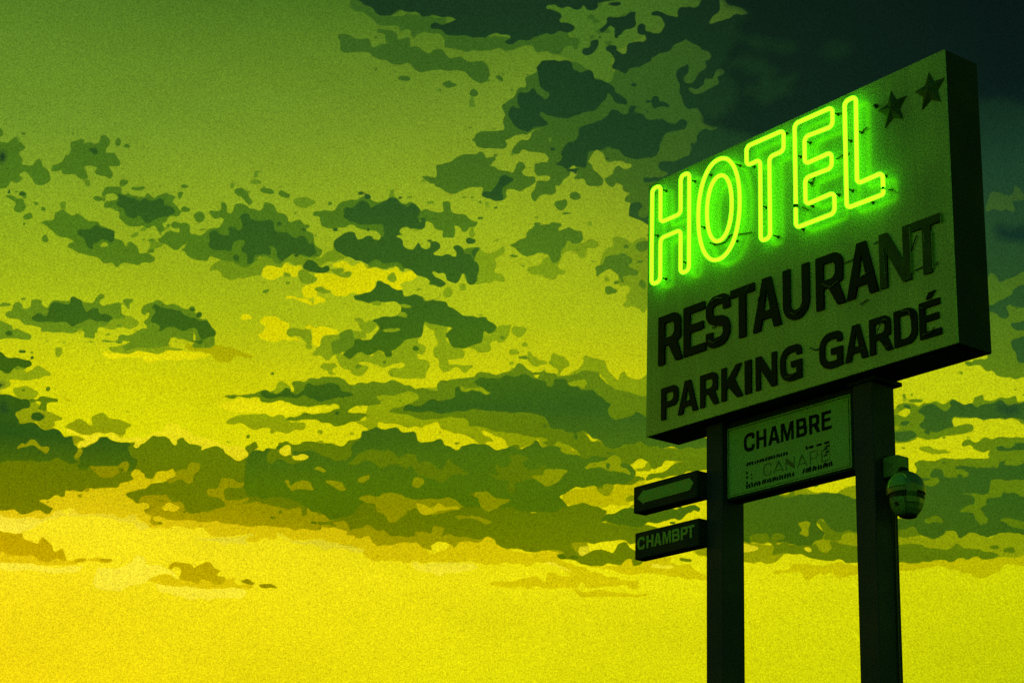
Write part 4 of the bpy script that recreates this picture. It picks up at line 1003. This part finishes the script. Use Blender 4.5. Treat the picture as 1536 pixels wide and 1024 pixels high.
def mixc(a, b, f):
    n = N.new('ShaderNodeMix'); n.data_type = 'RGBA'
    L.new(a, n.inputs[6]); L.new(b, n.inputs[7]); L.new(f, n.inputs[0]); return n.outputs[2]
def lrc(left, cen, right):
    a = ramp(left); c = ramp(cen); r = ramp(right)
    f1 = math_('MULTIPLY', uv, 2.0, clamp=True); f2 = math_('MULTIPLY', math_('SUBTRACT', uv, .5), 2.0, clamp=True)
    return mixc(mixc(a, c, f1), r, f2)
base = lrc([(-.4,(50,85,42)),(0,(80,120,34)),(.2,(112,150,40)),(.35,(145,174,28)),(.45,(172,192,20)),(.55,(208,210,8)),(.65,(222,222,8)),(.75,(248,226,30)),(.88,(252,226,18)),(1,(250,222,14))],
           [(-.4,(40,70,38)),(0,(74,116,30)),(.15,(118,150,36)),(.3,(151,176,28)),(.45,(177,193,18)),(.55,(206,208,8)),(.7,(222,214,6)),(.83,(238,228,14)),(1,(224,220,8))],
           [(-.4,(8,20,20)),(0,(14,36,30)),(.3,(70,110,34)),(.45,(150,175,26)),(.55,(186,200,16)),(.7,(200,206,8)),(.85,(204,212,6)),(1,(196,206,6))])
lay1 = lrc([(0,(66,106,38)),(.35,(96,136,24)),(.45,(122,152,22)),(.58,(146,166,12)),(.69,(146,140,0)),(.80,(200,168,0)),(.9,(200,168,0))],
           [(0,(74,116,32)),(.2,(88,128,32)),(.35,(124,155,20)),(.45,(132,160,18)),(.58,(145,165,8)),(.72,(134,142,0)),(.8,(150,150,0)),(.86,(196,184,0))],
           [(0,(34,66,30)),(.3,(56,92,34)),(.5,(108,142,20)),(.6,(120,148,14)),(.7,(130,152,10)),(.85,(140,156,5))])
lay2 = lrc([(0,(58,98,34)),(.2,(72,114,28)),(.35,(82,124,24)),(.5,(108,142,22)),(.58,(92,124,12)),(.68,(108,124,2)),(.78,(122,124,0)),(.83,(176,150,0))],
           [(0,(58,98,28)),(.15,(58,98,30)),(.3,(76,116,26)),(.42,(88,128,22)),(.52,(100,132,18)),(.6,(98,126,10)),(.72,(97,119,2)),(.8,(112,126,0))],
           [(0,(34,62,28)),(.3,(48,82,36)),(.45,(72,110,26)),(.6,(100,134,16)),(.7,(96,126,12)),(.85,(84,116,8))])
lay3 = lrc([(0,(30,64,30)),(.3,(50,92,28)),(.45,(58,98,24)),(.56,(62,98,14)),(.64,(44,84,20)),(.70,(86,114,2)),(.78,(90,110,0)),(.86,(108,112,0))],
           [(0,(26,56,30)),(.15,(32,68,32)),(.25,(38,76,32)),(.33,(52,92,28)),(.42,(58,100,24)),(.5,(70,110,16)),(.58,(54,94,22)),(.65,(80,116,12)),(.72,(82,114,5)),(.8,(84,110,0))],
           [(0,(8,24,20)),(.13,(10,30,22)),(.27,(28,62,40)),(.5,(44,84,34)),(.62,(52,92,28)),(.72,(50,90,22)),(.85,(64,100,10))])
lay4 = lrc([(0,(20,44,30)),(.6,(28,62,30)),(1,(40,70,20))], [(0,(20,44,24)),(.5,(28,62,34)),(1,(40,70,20))], [(0,(9,24,21)),(.15,(11,28,24)),(.3,(17,44,36)),(.6,(30,66,36)),(1,(40,70,20))])
layb = lrc([(.3,(190,202,14)),(.45,(222,218,6)),(.6,(236,226,16)),(.645,(248,232,32)),(.72,(230,198,2)),(.77,(252,232,56)),(1,(253,231,44))],
           [(.3,(194,204,12)),(.43,(228,220,4)),(.6,(222,218,6)),(.7,(182,176,0)),(.76,(176,172,0)),(.82,(250,236,44)),(1,(250,234,34))],
           [(.3,(120,150,20)),(.5,(196,200,8)),(.68,(204,204,4)),(.8,(206,200,4)),(1,(214,214,6))])
hs = N.new('ShaderNodeVectorMath'); hs.operation = 'MULTIPLY'; hs.inputs[1].default_value = (.78, .70, .25)
L.new(base, hs.inputs[0]); layf = hs.outputs[0]
# soft large-scale unevenness of the clear sky
big = N.new('ShaderNodeTexNoise'); big.inputs['Scale'].default_value = 9; big.inputs['Detail'].default_value = 3
mp = N.new('ShaderNodeMapping'); mp.inputs['Scale'].default_value = (1, 1, 2.2); L.new(nrm.outputs[0], mp.inputs[0]); L.new(mp.outputs[0], big.inputs['Vector'])
aA = N.new('ShaderNodeAttribute'); aA.attribute_name = 'cover_a'
aB = N.new('ShaderNodeAttribute'); aB.attribute_name = 'cover_b'
sA = N.new('ShaderNodeSeparateColor'); L.new(aA.outputs['Color'], sA.inputs[0])
sB = N.new('ShaderNodeSeparateColor'); L.new(aB.outputs['Color'], sB.inputs[0])
def cover(s, soft=.75):
    return math_('ADD', math_('MULTIPLY', s, .5/soft), .5, clamp=True)
c = mixc(base, layf, math_('MULTIPLY', cover(sA.outputs[0]), .9))
c = mixc(c, lay1, cover(sA.outputs[1])); c = mixc(c, lay2, cover(sA.outputs[2]))
c = mixc(c, lay3, cover(aA.outputs['Alpha'])); c = mixc(c, lay4, cover(sB.outputs[0], 8)); c = mixc(c, layb, cover(sB.outputs[1]))
bigf = math_('ADD', math_('MULTIPLY', math_('SUBTRACT', big.outputs[0], .5), .30), 1.0)
# fine mottling of the whole sky
gn = N.new('ShaderNodeTexNoise'); gn.inputs['Scale'].default_value = 1450; gn.inputs['Detail'].default_value = 0.5; gn.inputs['Roughness'].default_value = .7
L.new(nrm.outputs[0], gn.inputs['Vector'])
gf = math_('ADD', math_('MULTIPLY', math_('SUBTRACT', gn.outputs[0], .5), 1.0), .97)
# the yellow glow is in the west (left of the sign); the unseen sky behind the viewer is tinted cool green to light the sign front
glowd = math_('COSINE', math_('SUBTRACT', az_n, R(-12)))
dark = N.new('ShaderNodeMapRange'); dark.interpolation_type = 'SMOOTHSTEP'
dark.inputs[1].default_value = -.1; dark.inputs[2].default_value = .80; dark.inputs[3].default_value = 0; dark.inputs[4].default_value = 1.0
L.new(glowd, dark.inputs[0])
tint = N.new('ShaderNodeMix'); tint.data_type = 'RGBA'; L.new(dark.outputs[0], tint.inputs[0])
tint.inputs[6].default_value = (.52, 1.24, 5.4, 1); tint.inputs[7].default_value = (1, 1, 1, 1)
tv_ = N.new('ShaderNodeVectorMath'); tv_.operation = 'MULTIPLY'; L.new(c, tv_.inputs[0]); L.new(tint.outputs[2], tv_.inputs[1]); c = tv_.outputs[0]
fac = math_('MULTIPLY', bigf, gf)
em = N.new('ShaderNodeEmission'); L.new(c, em.inputs[0]); L.new(fac, em.inputs[1]); L.new(em.outputs[0], out.inputs[0])
me.materials.append(m)

# ------------------------------------------------------------------ ground
gm = paint('dark_gravel', (.05, .055, .045), rough=.95, var=.3, scale=.8, grain=.4, gscale=30, bump=.6)
mb = MB(); n = 96; mb.v.append((0, 0, 0))
for i_ in range(n): mb.v.append((2990*math.cos(2*math.pi*i_/n), 2990*math.sin(2*math.pi*i_/n), 0))
for i_ in range(n): mb.f.append((0, 1+i_, 1+(i_+1) % n))
tag(mb.build('ground', gm), kind='structure')

# ------------------------------------------------------------------ world and render settings
w = bpy.data.worlds.new('World'); scene.world = w; w.use_nodes = True
bg = w.node_tree.nodes.get('Background') or w.node_tree.nodes.new('ShaderNodeBackground')
st = w.node_tree.nodes.new('ShaderNodeTexSky'); st.sky_type = 'NISHITA'; st.sun_disc = False
st.sun_elevation = R(2); st.sun_rotation = R(-14)
w.node_tree.links.new(st.outputs[0], bg.inputs[0]); bg.inputs[1].default_value = .05
scene.view_settings.view_transform = 'Standard'; scene.view_settings.look = 'None'
scene.view_settings.exposure = 0; scene.view_settings.gamma = 1
scene.cycles.use_denoising = False
scene.cycles.sample_clamp_indirect = 3
scene.cycles.pixel_filter_type = 'BLACKMAN_HARRIS'
